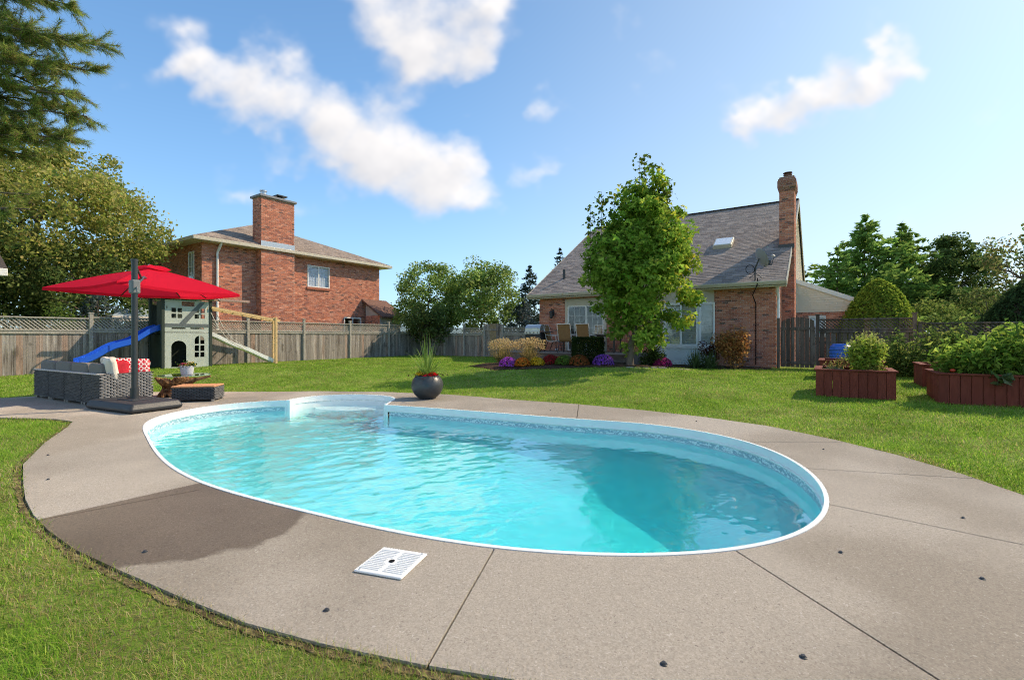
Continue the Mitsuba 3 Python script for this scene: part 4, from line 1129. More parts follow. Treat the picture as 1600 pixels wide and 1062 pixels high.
mat('canvas_lattice', lattice_print, .9, .15)
rng = np.random.default_rng(41)
SO = np.array([-7.2, 8.15, 0])                      # the corner of the sectional nearest the viewer
sb = np.array([-2.58, 1.40, 0]); sb /= np.linalg.norm(sb); sa = np.array([-sb[1], sb[0], 0]) * -1
if sa[1] < 0: sa = -sa
SOF = Fr(SO, sb, sa)                               # x along the backs (to the left), y towards the seat front
MW = .735
names = ['wicker sofa module with the sunlit arm, nearest the umbrella pole', 'second wicker sofa module from the sunlit arm', 'third wicker sofa module from the sunlit arm', 'wicker sofa module at the far left end of the row']
for k in range(4):
    t = thing('sofa_module', names[k], 'outdoor sofa', 'grey wicker sofa modules on the patio')
    x0, x1 = k * MW + .004, (k + 1) * MW - .004
    fr = SOF
    core = MB().box(x0 + .006, x1 - .006, .012, .82, .07, .30, fr=fr).box(x0 + .006, x1 - .006, .012, .10, .30, .565, fr=fr)
    if k == 0: core.box(x0 + .012, x0 + .10, .012, .80, .30, .565, fr=fr)
    put(t + '__frame', core, 'wicker_core')
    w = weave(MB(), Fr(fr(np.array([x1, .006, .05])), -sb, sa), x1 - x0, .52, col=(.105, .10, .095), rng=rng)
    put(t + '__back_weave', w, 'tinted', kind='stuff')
    if k == 0:
        # arm side faces -x of SOF (towards the sun); its lighter colour paints the sunlight in
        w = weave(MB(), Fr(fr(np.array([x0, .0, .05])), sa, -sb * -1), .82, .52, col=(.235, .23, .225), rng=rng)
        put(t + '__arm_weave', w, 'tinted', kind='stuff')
        put(t + '__arm_top', MB().cbox(x0 - .004, x0 + .10, .0, .83, .56, .578, .006, fr=fr), 'wicker_core')
    put(t + '__back_top', MB().cbox(x0, x1, -.002, .105, .562, .58, .006, fr=fr), 'seat_piping')
    for (fx_, fy_) in ((x0 + .05, .05), (x1 - .05, .05), (x0 + .05, .76), (x1 - .05, .76)):
        put(t + '__foot', MB().cbox(fx_ - .025, fx_ + .025, fy_ - .025, fy_ + .025, .0, .06, .004, fr=fr), 'steel')
    c = thing('sofa_cushion', ['grey back cushion of the module beside the sunlit arm', 'grey back cushion of the second module from the sunlit arm', 'grey back cushion of the third module from the sunlit arm', 'grey back cushion at the far left end of the sofa'][k], 'cushion', 'grey back cushions on the sofa')
    cf = Fr(fr(np.array([(x0 + x1) / 2 + (.08 if k == 0 else 0), .17, .565])), sb, sa * .98 + UP * -.12, UP)
    put(c + '__cover', MB().superbox((MW - (.20 if k == 0 else .02), .17, .38), .35, fr=cf), 'cushion_grey', smooth=True)
    s_ = thing('seat_cushion', ['grey seat cushion of the module beside the sunlit arm', 'grey seat cushion of the second sofa module', 'grey seat cushion of the third sofa module', 'grey seat cushion of the far left sofa module'][k], 'cushion', 'grey seat cushions on the sofa')
    put(s_ + '__cover', MB().superbox((MW - .03, .64, .14), .25, fr=Fr(fr(np.array([(x0 + x1) / 2, .48, .365])), sb, sa)), 'cushion_grey', smooth=True)


def pillow(label, x, y, z, sz, yaw, tilt, m):
    k = thing('throw_pillow', label, 'pillow', None)
    ex = np.array([math.cos(yaw), math.sin(yaw), 0]); n = np.array([-math.sin(yaw), math.cos(yaw), 0])
    up = UP * math.cos(tilt) + n * math.sin(tilt); no = n * math.cos(tilt) - UP * math.sin(tilt)
    put(k + '__cover', MB().superbox((sz, sz, .17), .42, n=18, fr=Fr((x, y, z), ex, up, no), pinch=.62), m, smooth=True)


pf = lambda a, b: SOF(np.array([a, b, 0]))[:2]
pillow('cream throw pillow leaning on the back cushion beside the red pillows', *pf(.20, .24), .655, .44, -.62, -.15, 'canvas_cream')
pillow('plain red throw pillow between the cream and the patterned pillow', *pf(.24, .34), .625, .38, .58, .2, 'canvas_red')
pillow('red pillow with white fretwork pattern, the one left of the pole', *pf(.30, .50), .655, .40, .72, .12, 'canvas_lattice')
pillow('red pillow with white fretwork pattern, the one right of the pole', *pf(.24, .68), .645, .38, .80, .08, 'canvas_lattice')
pillow('white throw pillow lying behind the red pillows', *pf(.62, .40), .66, .44, -.4, -.25, 'canvas_cream')

# wicker ottoman with an orange-brown top
ot = thing('wicker_ottoman', 'low dark wicker ottoman with an orange brown top at the edge of the patio', 'ottoman')
oe = np.array([.97, .22, 0]); oe /= np.linalg.norm(oe); OF = Fr((-6.42, 8.78, 0), oe, np.array([-oe[1], oe[0], 0]))
OW, OD, OH = .74, .50, .29
put(ot + '__frame', MB().box(.012, OW - .012, .012, OD - .012, .05, OH - .02, fr=OF), 'wicker_core')
put(ot + '__weave', weave(weave(MB(), Fr(OF(np.array([0, 0, .04])), OF.m[0], OF.m[1]), OW, OH - .06, col=(.075, .075, .078), rng=rng), Fr(OF(np.array([OW, 0, .04])), OF.m[1], -OF.m[0]), OD, OH - .06, col=(.13, .13, .13), rng=rng), 'tinted', kind='stuff')
put(ot + '__top', MB().cbox(.0, OW, .0, OD, OH - .022, OH + .012, .012, fr=OF), mat('terracotta_top', lambda p, n, uv: mix((.42, .19, .085), (.52, .27, .14), fbm(p.x * 12, p.y * 12, p.z * 12, octaves=3)), .75, .2))
for (a, b) in ((.04, .04), (OW - .04, .04), (.04, OD - .04), (OW - .04, OD - .04)):
    put(ot + '__foot', MB().cbox(a - .025, a + .025, b - .025, b + .025, .0, .05, .004, fr=OF), 'steel')

# driftwood coffee table with a glass top
dt = thing('driftwood_table', 'driftwood root coffee table with a clear glass top beside the ottoman', 'coffee table')
rng = np.random.default_rng(43)
mat('driftwood', lambda p, n, uv: mix((.09, .042, .018), (.36, .21, .10), smoothstep(.3, .75, fbm(p.x * 22 + p.z * 9, p.y * 22 - p.z * 9, p.z * 16, octaves=4))), .85, .2, bump=lambda p, n, uv: fbm(p.x * 40, p.y * 40, p.z * 14, octaves=3), bump_scale=.012)
DT = np.array([-7.05, 9.75, 0])
mb = MB()
for k in range(15):
    a = k / 15 * 6.28 + rng.uniform(-.2, .2); r = rng.uniform(.16, .40)
    tip = DT + [r * math.cos(a) * 1.15, r * math.sin(a), rng.uniform(.30, .42)]
    foot = DT + [.34 * math.cos(a + .5) * rng.uniform(.5, 1.1), .30 * math.sin(a + .5), .0]
    midp = DT + [.10 * math.cos(a), .10 * math.sin(a), .2]
    pts = [foot, foot * .4 + midp * .6, midp, midp * .4 + tip * .6, tip]
    mb.tube(pts, np.array([.05, .085, .11, .075, .035]) * rng.uniform(.8, 1.15), 7)
v, f = mb.arr(); v = v + (meshkit.fbm(v * 9, 3, 4)[:, None] - .5) * .07
v[:, 2] = np.clip(v[:, 2], .0, .425)
put(dt + '__root', (v, f), 'driftwood', smooth=35)
put(dt + '__limb', MB().tube([DT + [.15, -.10, .22], DT + [.42, .0, .34], DT + [.70, .10, .41]], [.05, .04, .022], 7), 'driftwood', smooth=35)
scene['table_glass'] = {'type': 'thindielectric', 'int_ior': 1.5}
put(dt + '__glass_top', MB().lathe([(0, .44), (.46, .44)], 40, fr=Fr(DT + [.18, .05, 0])), 'table_glass')
put(dt + '__glass_top__edge', MB().lathe([(.457, .432), (.461, .432), (.461, .441), (.457, .441)], 40, fr=Fr(DT + [.18, .05, 0])), mat('glass_edge', (.30, .48, .40), .2, .6))


def lump_flowers(mb, rng, c, r, n, size, cols, flat=.75, jitter=.25, half=True):
    """n little flower heads over a dome: crossed petals facing outwards"""
    d = rng.normal(size=(n, 3)); d /= np.linalg.norm(d, axis=1, keepdims=True)
    if half: d[:, 2] = np.abs(d[:, 2]) - .15
    p = np.array(c) + d * np.array([r, r, r * flat]) * (1 + jitter * (rng.random((n, 1)) - .7))
    t1 = np.cross(d, rng.normal(size=(n, 3))); t1 /= np.linalg.norm(t1, axis=1, keepdims=True) + 1e-9
    t2 = np.cross(d, t1)
    s = size * rng.uniform(.7, 1.25, (n, 1))
    ang = np.arange(6) * np.pi / 3
    rim = p[:, None] + s[:, None] * (np.cos(ang)[None, :, None] * t1[:, None] + np.sin(ang)[None, :, None] * t2[:, None]) * np.where(np.arange(6) % 2, 1, .72)[None, :, None]
    ctr = p + d * s * .3
    v = np.concatenate([ctr[:, None], rim], 1).reshape(-1, 3)
    o = np.arange(n)[:, None] * 7
    k = np.arange(6)
    f = np.stack([np.broadcast_to(o, (n, 6)), o + 1 + k, o + 1 + (k + 1) % 6], -1).reshape(-1, 3)
    mb.add(v, f, np.repeat(pick_colors(rng, n, cols), 7, 0))
    return mb


def leaf_quads(mb, rng, p, size, cols, up=.35, aspect=.6, normal=None, jit=.15, droop=0.):
    """folded leaf-sized faces at the points p"""
    n = len(p)
    nr = rng.normal(size=(n, 3)) + (np.array([0, 0, up * 2.2]) if normal is None else normal)
    nr /= np.linalg.norm(nr, axis=1, keepdims=True) + 1e-9
    t = np.cross(nr, rng.normal(size=(n, 3))); t /= np.linalg.norm(t, axis=1, keepdims=True) + 1e-9
    b = np.cross(nr, t)
    s = (np.asarray(size) * rng.uniform(.65, 1.3, n))[:, None]
    v = np.stack([p - t * s * .5, p + b * s * aspect * .5 + nr * s * .10, p + t * s * .5 - nr * s * droop, p - b * s * aspect * .5 + nr * s * .10], 1).reshape(-1, 3)
    o = np.arange(n)[:, None] * 4
    f = np.concatenate([o + [0, 1, 2], o + [0, 2, 3]], 0)
    c = cols if (isinstance(cols, np.ndarray) and cols.shape == (n, 3)) else pick_colors(rng, n, cols, jit)
    mb.add(v, f, np.repeat(c, 4, 0))
    return mb


# flower pot on the glass top
fp = thing('flower_pot', 'small pale grey pot of pink and yellow flowers on the glass table', 'flower pot')
PC = DT + [.28, -.02, .44]
mat('pot_grey', (.50, .51, .54), .5, .35)
put(fp + '__pot', MB().lathe([(0, .002), (.085, .002), (.105, .02), (.122, .12), (.128, .19), (.133, .195), (.12, .198), (.11, .17), (0, .165)], 24, fr=Fr(PC)), 'pot_grey', smooth=40)
rng = np.random.default_rng(44)
put(fp + '__leaves', leaf_quads(MB(), rng, PC + [0, 0, .20] + rng.normal(size=(160, 3)) * [.075, .075, .03], .05, [(.06, .12, .03), (.09, .16, .04)]), 'leafy')
put(fp + '__blossoms', lump_flowers(lump_flowers(MB(), rng, PC + [-.06, 0, .20], .09, 45, .017, [(.62, .10, .22), (.70, .22, .30), (.55, .05, .12)]), rng, PC + [.07, 0, .21], .10, 50, .018, [(.75, .50, .06), (.72, .36, .08), (.78, .62, .2)]), 'leafy')

# ---------------------------------------------------------------- round planter by the steps
pl = thing('round_planter', 'charcoal ball planter with spiky grass on the deck behind the pool', 'planter')
PP = np.array([-1.70, 9.38, 0.])
prof = [(0, .003), (.16, .003), (.17, .006)] + [(.315 * math.sin(t), .262 - .285 * math.cos(t)) for t in np.linspace(.60, 2.30, 18)] + [(.215, .462), (.20, .44), (.0, .42)]
mat('planter_black', lambda p, n, uv: mix((.040, .043, .047), (.055, .058, .062), noise(p.x * 40, p.y * 40, p.z * 40)), .42, .5)
put(pl + '__pot', MB().lathe(prof, 40, fr=Fr(PP)), 'planter_black', smooth=35)
put(pl + '__soil', MB().lathe([(0, .445), (.205, .44)], 20, fr=Fr(PP)), 'mulch')
rng = np.random.default_rng(45)


def blades(mb, rng, c, n, L, w, spread, cols, curve=.5, base=.05):
    for k in range(n):
        a = rng.uniform(0, 6.28); el = math.radians(rng.uniform(90 - spread, 89)); l = L * rng.uniform(.6, 1.1)
        d = np.array([math.cos(a) * math.cos(el), math.sin(a) * math.cos(el), math.sin(el)])
        side = np.array([-math.sin(a), math.cos(a), 0.])
        t = np.linspace(0, 1, 5)[:, None]
        p = np.array(c) + base * np.array([math.cos(a), math.sin(a), 0]) * rng.random() + d * l * t - UP * (curve * math.cos(el) * l * t ** 2.2)
        ww = (w * np.array([.7, 1, .85, .55, .06]))[:, None]
        v = np.stack([p - side * ww, p + side * ww], 1).reshape(-1, 3)
        f = np.vstack([[2 * i_, 2 * i_ + 1, 2 * i_ + 3] for i_ in range(4)] + [[2 * i_, 2 * i_ + 3, 2 * i_ + 2] for i_ in range(4)])
        cc = np.array(cols[rng.integers(len(cols))]) * rng.uniform(.8, 1.2)
        mb.add(v, f, cc)
    return mb


put(pl + '__spike_grass', blades(MB(), rng, PP + [0, 0, .44], 110, .86, .0075, 60, [(.16, .26, .05), (.22, .34, .07), (.30, .40, .12), (.12, .22, .04)], .45), 'leafy')
put(pl + '__red_flowers', lump_flowers(lump_flowers(MB(), rng, PP + [.12, -.08, .47], .10, 70, .022, [(.62, .02, .02), (.5, .015, .02), (.7, .05, .03)]), rng, PP + [.0, -.15, .455], .07, 40, .018, [(.6, .03, .05), (.45, .02, .03)]), 'leafy')
put(pl + '__yellow_flowers', lump_flowers(MB(), rng, PP + [-.13, -.06, .49], .10, 70, .020, [(.75, .42, .02), (.70, .50, .05)]), 'leafy')
put(pl + '__leaves', leaf_quads(MB(), rng, PP + [0, -.02, .455] + rng.normal(size=(300, 3)) * [.11, .09, .025], .05, [(.05, .035, .03), (.06, .10, .03), (.10, .03, .035)]), 'leafy')

# ---------------------------------------------------------------- playset in front of the left fence
ps = thing('playset', 'grey-green playhouse tower with blue slide, white slide and ladder beam by the left fence', 'playset')
PO = np.array([-11.72, 15.75, 0]); pg = gz(-11.6, 16.2)
PSF = Fr((PO[0], PO[1], pg), A, -C)               # x along the fence, y into the tower (towards the fence)
PW, PD = 1.36, 1.05
mat('playhouse_grey', lambda p, n, uv: mix((.40, .44, .39), (.47, .51, .46), fbm(p.x * 5, p.y * 5, p.z * 5, octaves=4)), .6, .3)
mat('band_grey', (.115, .135, .14), .55, .3)
mat('slate_green', (.035, .048, .038), .6, .3)
rsq = lambda x0, x1, z0, z1: sg.box(x0 + .02, z0 + .02, x1 - .02, z1 - .02).buffer(.02)
up_p = sg.box(0, 1.24, PW, 2.34)
for x in (.20, .38): 
    for z in (1.72, 1.92): up_p = up_p.difference(rsq(x - .005, x + .135, z, z + .15))
for x in (.90, 1.09):
    for z in (1.72, 1.92): up_p = up_p.difference(rsq(x - .005, x + .135, z, z + .15))
up_p = up_p.difference(sg.box(.50, 2.14, .90, 2.30)).difference(sg.box(.20, 1.345, .62, 1.40)).difference(sg.box(.76, 1.345, 1.2, 1.40))
up_p = up_p.difference(sg.box(.05, 2.03, .08, 2.13)).difference(sg.box(1.29, 2.03, 1.32, 2.13))
lo_p = sg.box(0, .0, PW, 1.22)
lo_p = lo_p.difference(sg.box(.19, .04, .64, .72).union(sg.Point(.415, .72).buffer(.225)).union(sg.box(.19, .72, .64, .76)))
aw = sg.box(.90, .36, 1.21, .96).union(affinity.scale(sg.Point(1.055, .96).buffer(.155), 1, 1))
aw = aw.difference(sg.box(1.035, .3, 1.075, 1.2)).difference(sg.box(.8, .53, 1.3, .57)).difference(sg.box(.8, .77, 1.3, .82))
lo_p = lo_p.difference(aw.buffer(.012).buffer(-.012))
FRT = Fr(PSF(np.array([0, .0, 0])), A, UP, C)
put(ps + '__upper_panel', MB().poly(up_p, .028, FRT), 'playhouse_grey')
put(ps + '__lower_panel', MB().poly(lo_p, .028, FRT), 'playhouse_grey')
tr = sg.box(0, 1.42, PW, 1.53).union(sg.Polygon([(.42, 1.53), (.62, 1.53), (1.22, 2.29), (1.06, 2.29)]))  # raised dark grey band across the upper panel, with a diagonal above it
put(ps + '__trim_board', MB().poly(tr, .012, Fr(PSF(np.array([0, -.0285, 0])), A, UP, C)), 'band_grey')
for (x, y) in ((-.05, .0), (PW + .05, .0), (-.05, PD), (PW + .05, PD)):
    put(ps + '__post', MB().cbox(x - .05, x + .05, y - .05, y + .05, -.1, 2.45, .01, fr=PSF), 'slate_green')
put(ps + '__side_panel', MB().box(-.06, -.035, .06, PD - .06, .05, 1.15, fr=PSF), 'slate_green')
put(ps + '__side_panel', MB().box(-.06, -.035, .06, PD * .45, 1.2, 2.3, fr=PSF), 'slate_green')
put(ps + '__back_panel', MB().box(0, PW, PD - .02, PD + .005, .0, 2.2, fr=PSF), 'slate_green')
put(ps + '__side_panel', MB().box(PW + .03, PW + .055, .06, PD - .06, .1, .95, fr=PSF), 'slate_green')
put(ps + '__deck_floor', MB().box(.0, PW, .04, PD - .04, 1.18, 1.23, fr=PSF), 'slate_green')
mat('beam_wood', lambda p, n, uv: mix((.30, .19, .15), (.42, .30, .25), fbm(p.x * 14, p.y * 14, p.z * 40, octaves=3)), .8, .2)
put(ps + '__top_beam', MB().cbox(-1.0, 2.75, -.10, -.03, 2.37, 2.46, .01, fr=PSF), 'beam_wood')
for x in (.12, 1.24):
    put(ps + '__cross_beam', MB().cbox(x - .05, x + .05, -.22, PD + .15, 2.46, 2.55, .01, fr=PSF), 'beam_wood')
for s in (-1, 1):
    slope = MB()
    for k in range(6):
        a = k / 6; b = (k + 1) / 6 - .01
        yy = lambda q: PD / 2 + s * (.85 * (1 - q)); zz = lambda q: 2.42 + .62 * q
        v = np.array([[-.25, yy(a), zz(a)], [PW + .25, yy(a), zz(a)], [PW + .25, yy(b), zz(b)], [-.25, yy(b), zz(b)]])
        v = np.vstack([v, v + [0, 0, .018]])
        put(ps + '__roof_board', MB().add(PSF(v), [[0, 1, 2, 3], [4, 7, 6, 5], [0, 4, 5, 1], [3, 2, 6, 7], [0, 3, 7, 4], [1, 5, 6, 2]]), 'slate_green')
    put(ps + '__rafter', MB().tube([(-.2, PD / 2 + s * .9, 2.38), (-.2, PD / 2, 3.02)], .035, 4, fr=PSF).tube([(PW + .2, PD / 2 + s * .9, 2.38), (PW + .2, PD / 2, 3.02)], .035, 4, fr=PSF), 'beam_wood')
# blue wavy slide towards the left
mat('slide_blue', (.012, .10, .60), .35, .5)
mat('slide_white', (.82, .82, .78), .45, .4)


def slide(key, p0, p1, wdt, wave, m, fr, lip=.11, n=22):
    t = np.linspace(0, 1, n)
    p0, p1 = np.array(p0), np.array(p1)
    ctr = p0 + (p1 - p0) * t[:, None]
    ctr[:, 2] += wave * np.sin(t * 2 * np.pi * 2.0) * (1 - t * .4)
    side = np.cross((p1 - p0), UP); side /= np.linalg.norm(side)
    prof = [(-.5, lip), (-.5, .02), (-.44, -.01), (.44, -.01), (.5, .02), (.5, lip), (.47, lip), (.46, .04), (.40, .015), (-.40, .015), (-.46, .04), (-.47, lip)]
    v = np.stack([ctr + side * a * wdt + UP * h for a, h in prof], 1).reshape(-1, 3)
    k = len(prof)
    i, j = np.meshgrid(np.arange(n - 1), np.arange(k), indexing='ij'); j2 = (j + 1) % k
    q = np.stack([i * k + j, i * k + j2, (i + 1) * k + j2, (i + 1) * k + j], -1).reshape(-1, 4)
    return put(key, MB().add(fr(v), q), m, smooth=35)


slide(ps + '__blue_slide', (-.02, .42, 1.30), (-2.15, .34, .22), .55, .05, 'slide_blue', PSF, lip=.20)
slide(ps + '__white_slide', (PW + .02, .42, 1.17), (PW + 2.35, .12, .05), .46, .02, 'slide_white', PSF, lip=.16)
# arched green grab pole
arc = [(-.92, -.25, .0), (-.92, -.25, 2.1), (-.88, -.22, 2.26), (-.74, -.15, 2.36), (-.5, -.08, 2.37), (-.05, .0, 2.37)]
mat('pole_green', (.10, .25, .19), .45, .4)
put(ps + '__grab_pole', MB().tube(arc, .022, 8, fr=PSF), 'pole_green', smooth=50)
# ladder beam of pale new timber, on two posts
lb0, lb1 = np.array([PW + .06, -.05, 2.13]), np.array([PW + 2.55, -.12, 1.72])
for off in (-.02, .46):
    put(ps + '__ladder_rail', MB().tube([lb0 + [0, off, 0], lb1 + [0, off, 0]], .062, 4, fr=PSF), 'new_wood')
for k in range(7):
    q = lb0 + (lb1 - lb0) * (k + .6) / 7
    put(ps + '__ladder_rung', MB().tube([q + [0, -.02, 0], q + [0, .46, 0]], .022, 7, fr=PSF), 'new_wood')
for (dx, off) in ((-.18, -.06), (.02, .50)):
    put(ps + '__ladder_post', MB().cbox(lb1[0] + dx - .045, lb1[0] + dx + .045, lb1[1] + off - .045, lb1[1] + off + .045, -.1, 1.86, .008, fr=PSF), 'new_wood')
put(ps + '__rope', MB().tube([(PW + .05, -.05, 1.95), (PW + .25, -.1, 1.45), (PW + .62, -.12, .95), (PW + 1.15, -.14, .62)], .014, 6, fr=PSF).tube([(PW + .22, -.05, 1.98), (PW + .42, -.1, 1.45), (PW + .75, -.12, 1.0), (PW + 1.25, -.14, .66)], .014, 6, fr=PSF), mat('rope', (.50, .47, .42), .9, .1))

# ---------------------------------------------------------------- raised beds
def raised_bed(label, fl, w, d, h, plants=None):
    k = thing('raised_bed', label, 'raised bed', 'red stained raised garden beds')
    g = gz(fl[0] + .6, fl[1]) - .005
    fr = Fr((fl[0], fl[1], g), C, A)
    n = int(round(w / .134))
    for q in range(n):
        a = w * q / n; b = w * (q + 1) / n - .006
        for (y0, y1) in ((.0, .022), (d - .022, d)):
            put(k + '__board', MB().cbox(a, b, y0, y1, .0, h - .03, .004, fr=fr), 'red_stain')
    n = int(round(d / .134))
    for q in range(n):
        a = .024 + (d - .048) * q / n; b = .024 + (d - .048) * (q + 1) / n - .006
        for (x0, x1) in ((.0, .022), (w - .022, w)):
            put(k + '__board', MB().cbox(x0, x1, a, b, .0, h - .03, .004, fr=fr), 'red_stain')
    for (x0, x1, y0, y1) in ((-.03, w + .03, -.03, .10), (-.03, w + .03, d - .10, d + .03), (-.03, .10, .102, d - .102), (w - .10, w + .03, .102, d - .102)):
        put(k + '__cap_board', MB().cbox(x0, x1, y0, y1, h - .029, h, .005, fr=fr), 'red_stain')
    put(k + '__soil', MB().box(.025, w - .025, .025, d - .025, h - .16, h - .09, fr=fr), 'mulch')
    return fr


RB1 = raised_bed('red raised garden bed with tall basil on the lawn, nearest of the left pair', (5.93, 9.12), 1.22, 1.22, .53)
RB2 = raised_bed('long red raised garden bed full of tomato plants at the right edge', (7.28, 7.97), 2.6, 1.25, .52)
RB3 = raised_bed('red raised garden bed mostly hidden behind the tomato bed', (8.78, 10.0), 2.4, 1.25, .50)
RB4 = raised_bed('red raised garden bed standing behind the basil bed, below the blue barrel', (7.80, 11.85), 1.3, 1.22, .50)
# blue rain barrel
bl = thing('rain_barrel', 'ribbed bright blue plastic barrel against the dark right fence', 'barrel')
BC = np.array([9.58, 13.6, gz(9.58, 13.6)])
mat('barrel_blue', (.03, .12, .50), .4, .5)
prof = [(0, .0), (.24, .0), (.26, .04)]
for z in (.1, .2, .3, .42, .52, .62, .72):
    prof += [(.275, z - .03), (.29, z - .012), (.29, z + .012), (.275, z + .03)]
prof += [(.27, .80), (.21, .85), (.20, .88), (0, .88)]
put(bl + '__drum', MB().lathe(prof, 30, fr=Fr(BC)), 'barrel_blue', smooth=35)
put(bl + '__bung', MB().lathe([(0, .91), (.04, .91), (.045, .88)], 12, fr=Fr(BC + [.1, -.05, 0])), 'dark_plastic')

# ---------------------------------------------------------------- the terrace behind the house: deck, table, chairs, grill
tg = gz(3.2, 17.4)
DH = .60
TFm = Fr(HF(np.array([0, YW, 0])), C, A)
dk = thing('house_terrace', 'low shaded timber terrace along the brick house behind the flowers', 'terrace')
tx0, tx1, ty0 = -10.2, -4.7, -2.75
mat('deck_wood', lambda p, n, uv: mix((.13, .105, .088), (.21, .175, .15), fbm(p.x * 10, p.y * 10, p.z * 20, octaves=3)), .85, .2)
nb_ = int((0 - ty0) / .14)
for k in range(nb_):
    put(dk + '__plank', MB().box(tx0, tx1, ty0 + k * .14 + .004, ty0 + (k + 1) * .14 - .004, DH - .03, DH, fr=TFm), 'deck_wood')
put(dk + '__skirt', MB().box(tx0, tx1, ty0 + .03, ty0 + .05, -.05, DH - .035, fr=TFm).box(tx1 - .03, tx1 - .01, ty0 + .05, -.02, -.05, DH - .035, fr=TFm), 'deck_wood')
for k, (zz, dd) in enumerate(((.30, .30), (.17, .60))):
    put(dk + '__step', MB().cbox(tx1 - 1.5, tx1 + .05, ty0 - dd, ty0 - dd + .32, zz + .03, zz + .07, .006, fr=TFm).box(tx1 - 1.48, tx1 + .03, ty0 - dd + .03, ty0 - dd + .05, 0.02, zz + .03, fr=TFm), 'deck_wood')
mat('tan_sling', lambda p, n, uv: mix((.24, .13, .055), (.36, .22, .105), noise(p.x * 70, p.y * 70, p.z * 160)), .9, .1)
mat('chair_frame', (.62, .60, .56), .4, .5)
mat('bronze_metal', (.06, .05, .045), .45, .4)


def patio_chair(label, x, y, yaw, sling='tan_sling'):
    """high-backed sling armchair; its back faces local -y"""
    k = thing('patio_chair', label, 'chair', 'high backed tan patio chairs on the terrace')
    o = TFm(np.array([x, y, DH])); c_, s_ = math.cos(yaw), math.sin(yaw)
    fr = Fr(o, TFm.m[0] * c_ + TFm.m[1] * s_, -TFm.m[0] * s_ + TFm.m[1] * c_)
    W = .56
    v = []
    prof = [(-.36, 1.12), (-.33, 1.05), (-.26, .75), (-.20, .50), (-.12, .43), (.05, .42), (.24, .45), (.27, .43)]
    vv = np.array([[sx * (W / 2 - .03), y_, z_] for (y_, z_) in prof for sx in (-1, 1)])
    f = np.vstack([[2 * i_, 2 * i_ + 1, 2 * i_ + 3] for i_ in range(7)] + [[2 * i_, 2 * i_ + 3, 2 * i_ + 2] for i_ in range(7)])
    v2 = np.vstack([vv, vv + [0, .012, .006]])
    put(k + '__sling', MB().add(fr(v2), np.vstack([f, f[:, ::-1] + len(vv)])), sling, smooth=40)
    for s in (-1, 1):
        put(k + '__side_frame', MB().tube([(s * W / 2, y_, z_) for (y_, z_) in prof], .018, 7, fr=fr), 'chair_frame')
        put(k + '__arm', MB().tube([(s * (W / 2 + .01), -.255, .70), (s * (W / 2 + .03), .0, .68), (s * (W / 2 + .03), .22, .66), (s * (W / 2 + .01), .25, .44)], .019, 7, fr=fr), 'chair_frame')
        put(k + '__leg', MB().tube([(s * W / 2, .22, .44), (s * W / 2, .26, .0)], .018, 7, fr=fr), 'bronze_metal')
        put(k + '__leg', MB().tube([(s * W / 2, -.12, .44), (s * W / 2, -.30, .0)], .018, 7, fr=fr), 'bronze_metal')
    put(k + '__top_bar', MB().tube([(-W / 2, -.36, 1.12), (W / 2, -.36, 1.12)], .018, 7, fr=fr).tube([(-W / 2, .27, .43), (W / 2, .27, .43)], .016, 7, fr=fr), 'chair_frame')


patio_chair('tan high backed patio chair seen from behind, left of the pair at the terrace table', -7.45, -1.85, .06)
patio_chair('tan high backed patio chair seen from behind, right of the pair at the terrace table', -6.64, -1.80, -.06)
patio_chair('patio chair turned sideways at the left end of the terrace table', -8.55, -1.0, -1.45)
patio_chair('patio chair facing the lawn across the terrace table, by the patio door', -6.9, -.2, 3.1)
tb = thing('terrace_table', 'long patio table with pale top on the terrace by the glass door', 'table')
put(tb + '__table_top', MB().cbox(-8.05, -5.55, -1.45, -.5, DH + .70, DH + .735, .01, fr=TFm), mat('stone_top', (.34, .31, .27), .5, .4))
for (x, y) in ((-7.9, -1.3), (-5.7, -1.3), (-7.9, -.6), (-5.7, -.6)):
    put(tb + '__leg', MB().cbox(x - .03, x + .03, y - .03, y + .03, DH, DH + .70, .006, fr=TFm), 'bronze_metal')
put(tb + '__apron', MB().cbox(-7.9, -5.7, -1.33, -1.30, DH + .62, DH + .70, .004, fr=TFm), 'bronze_metal')
lt = thing('table_lantern', 'small dark lantern with a white candle on the terrace table', 'lantern')
LP = TFm(np.array([-7.0, -1.0, DH + .735]))
put(lt + '__cage', MB().cbox(-.07, .07, -.07, .07, .0, .02, .004, fr=Fr(LP)).cbox(-.075, .075, -.075, .075, .22, .245, .004, fr=Fr(LP)).tube([(-.06, -.06, .02), (-.06, -.06, .22)], .008, 4, fr=Fr(LP)).tube([(.06, -.06, .02), (.06, -.06, .22)], .008, 4, fr=Fr(LP)).tube([(.06, .06, .02), (.06, .06, .22)], .008, 4, fr=Fr(LP)).tube([(-.06, .06, .02), (-.06, .06, .22)], .008, 4, fr=Fr(LP)), 'bronze_metal')
put(lt + '__candle', MB().tube([(0, 0, .021), (0, 0, .14)], .032, 10, fr=Fr(LP)), 'white_paint')
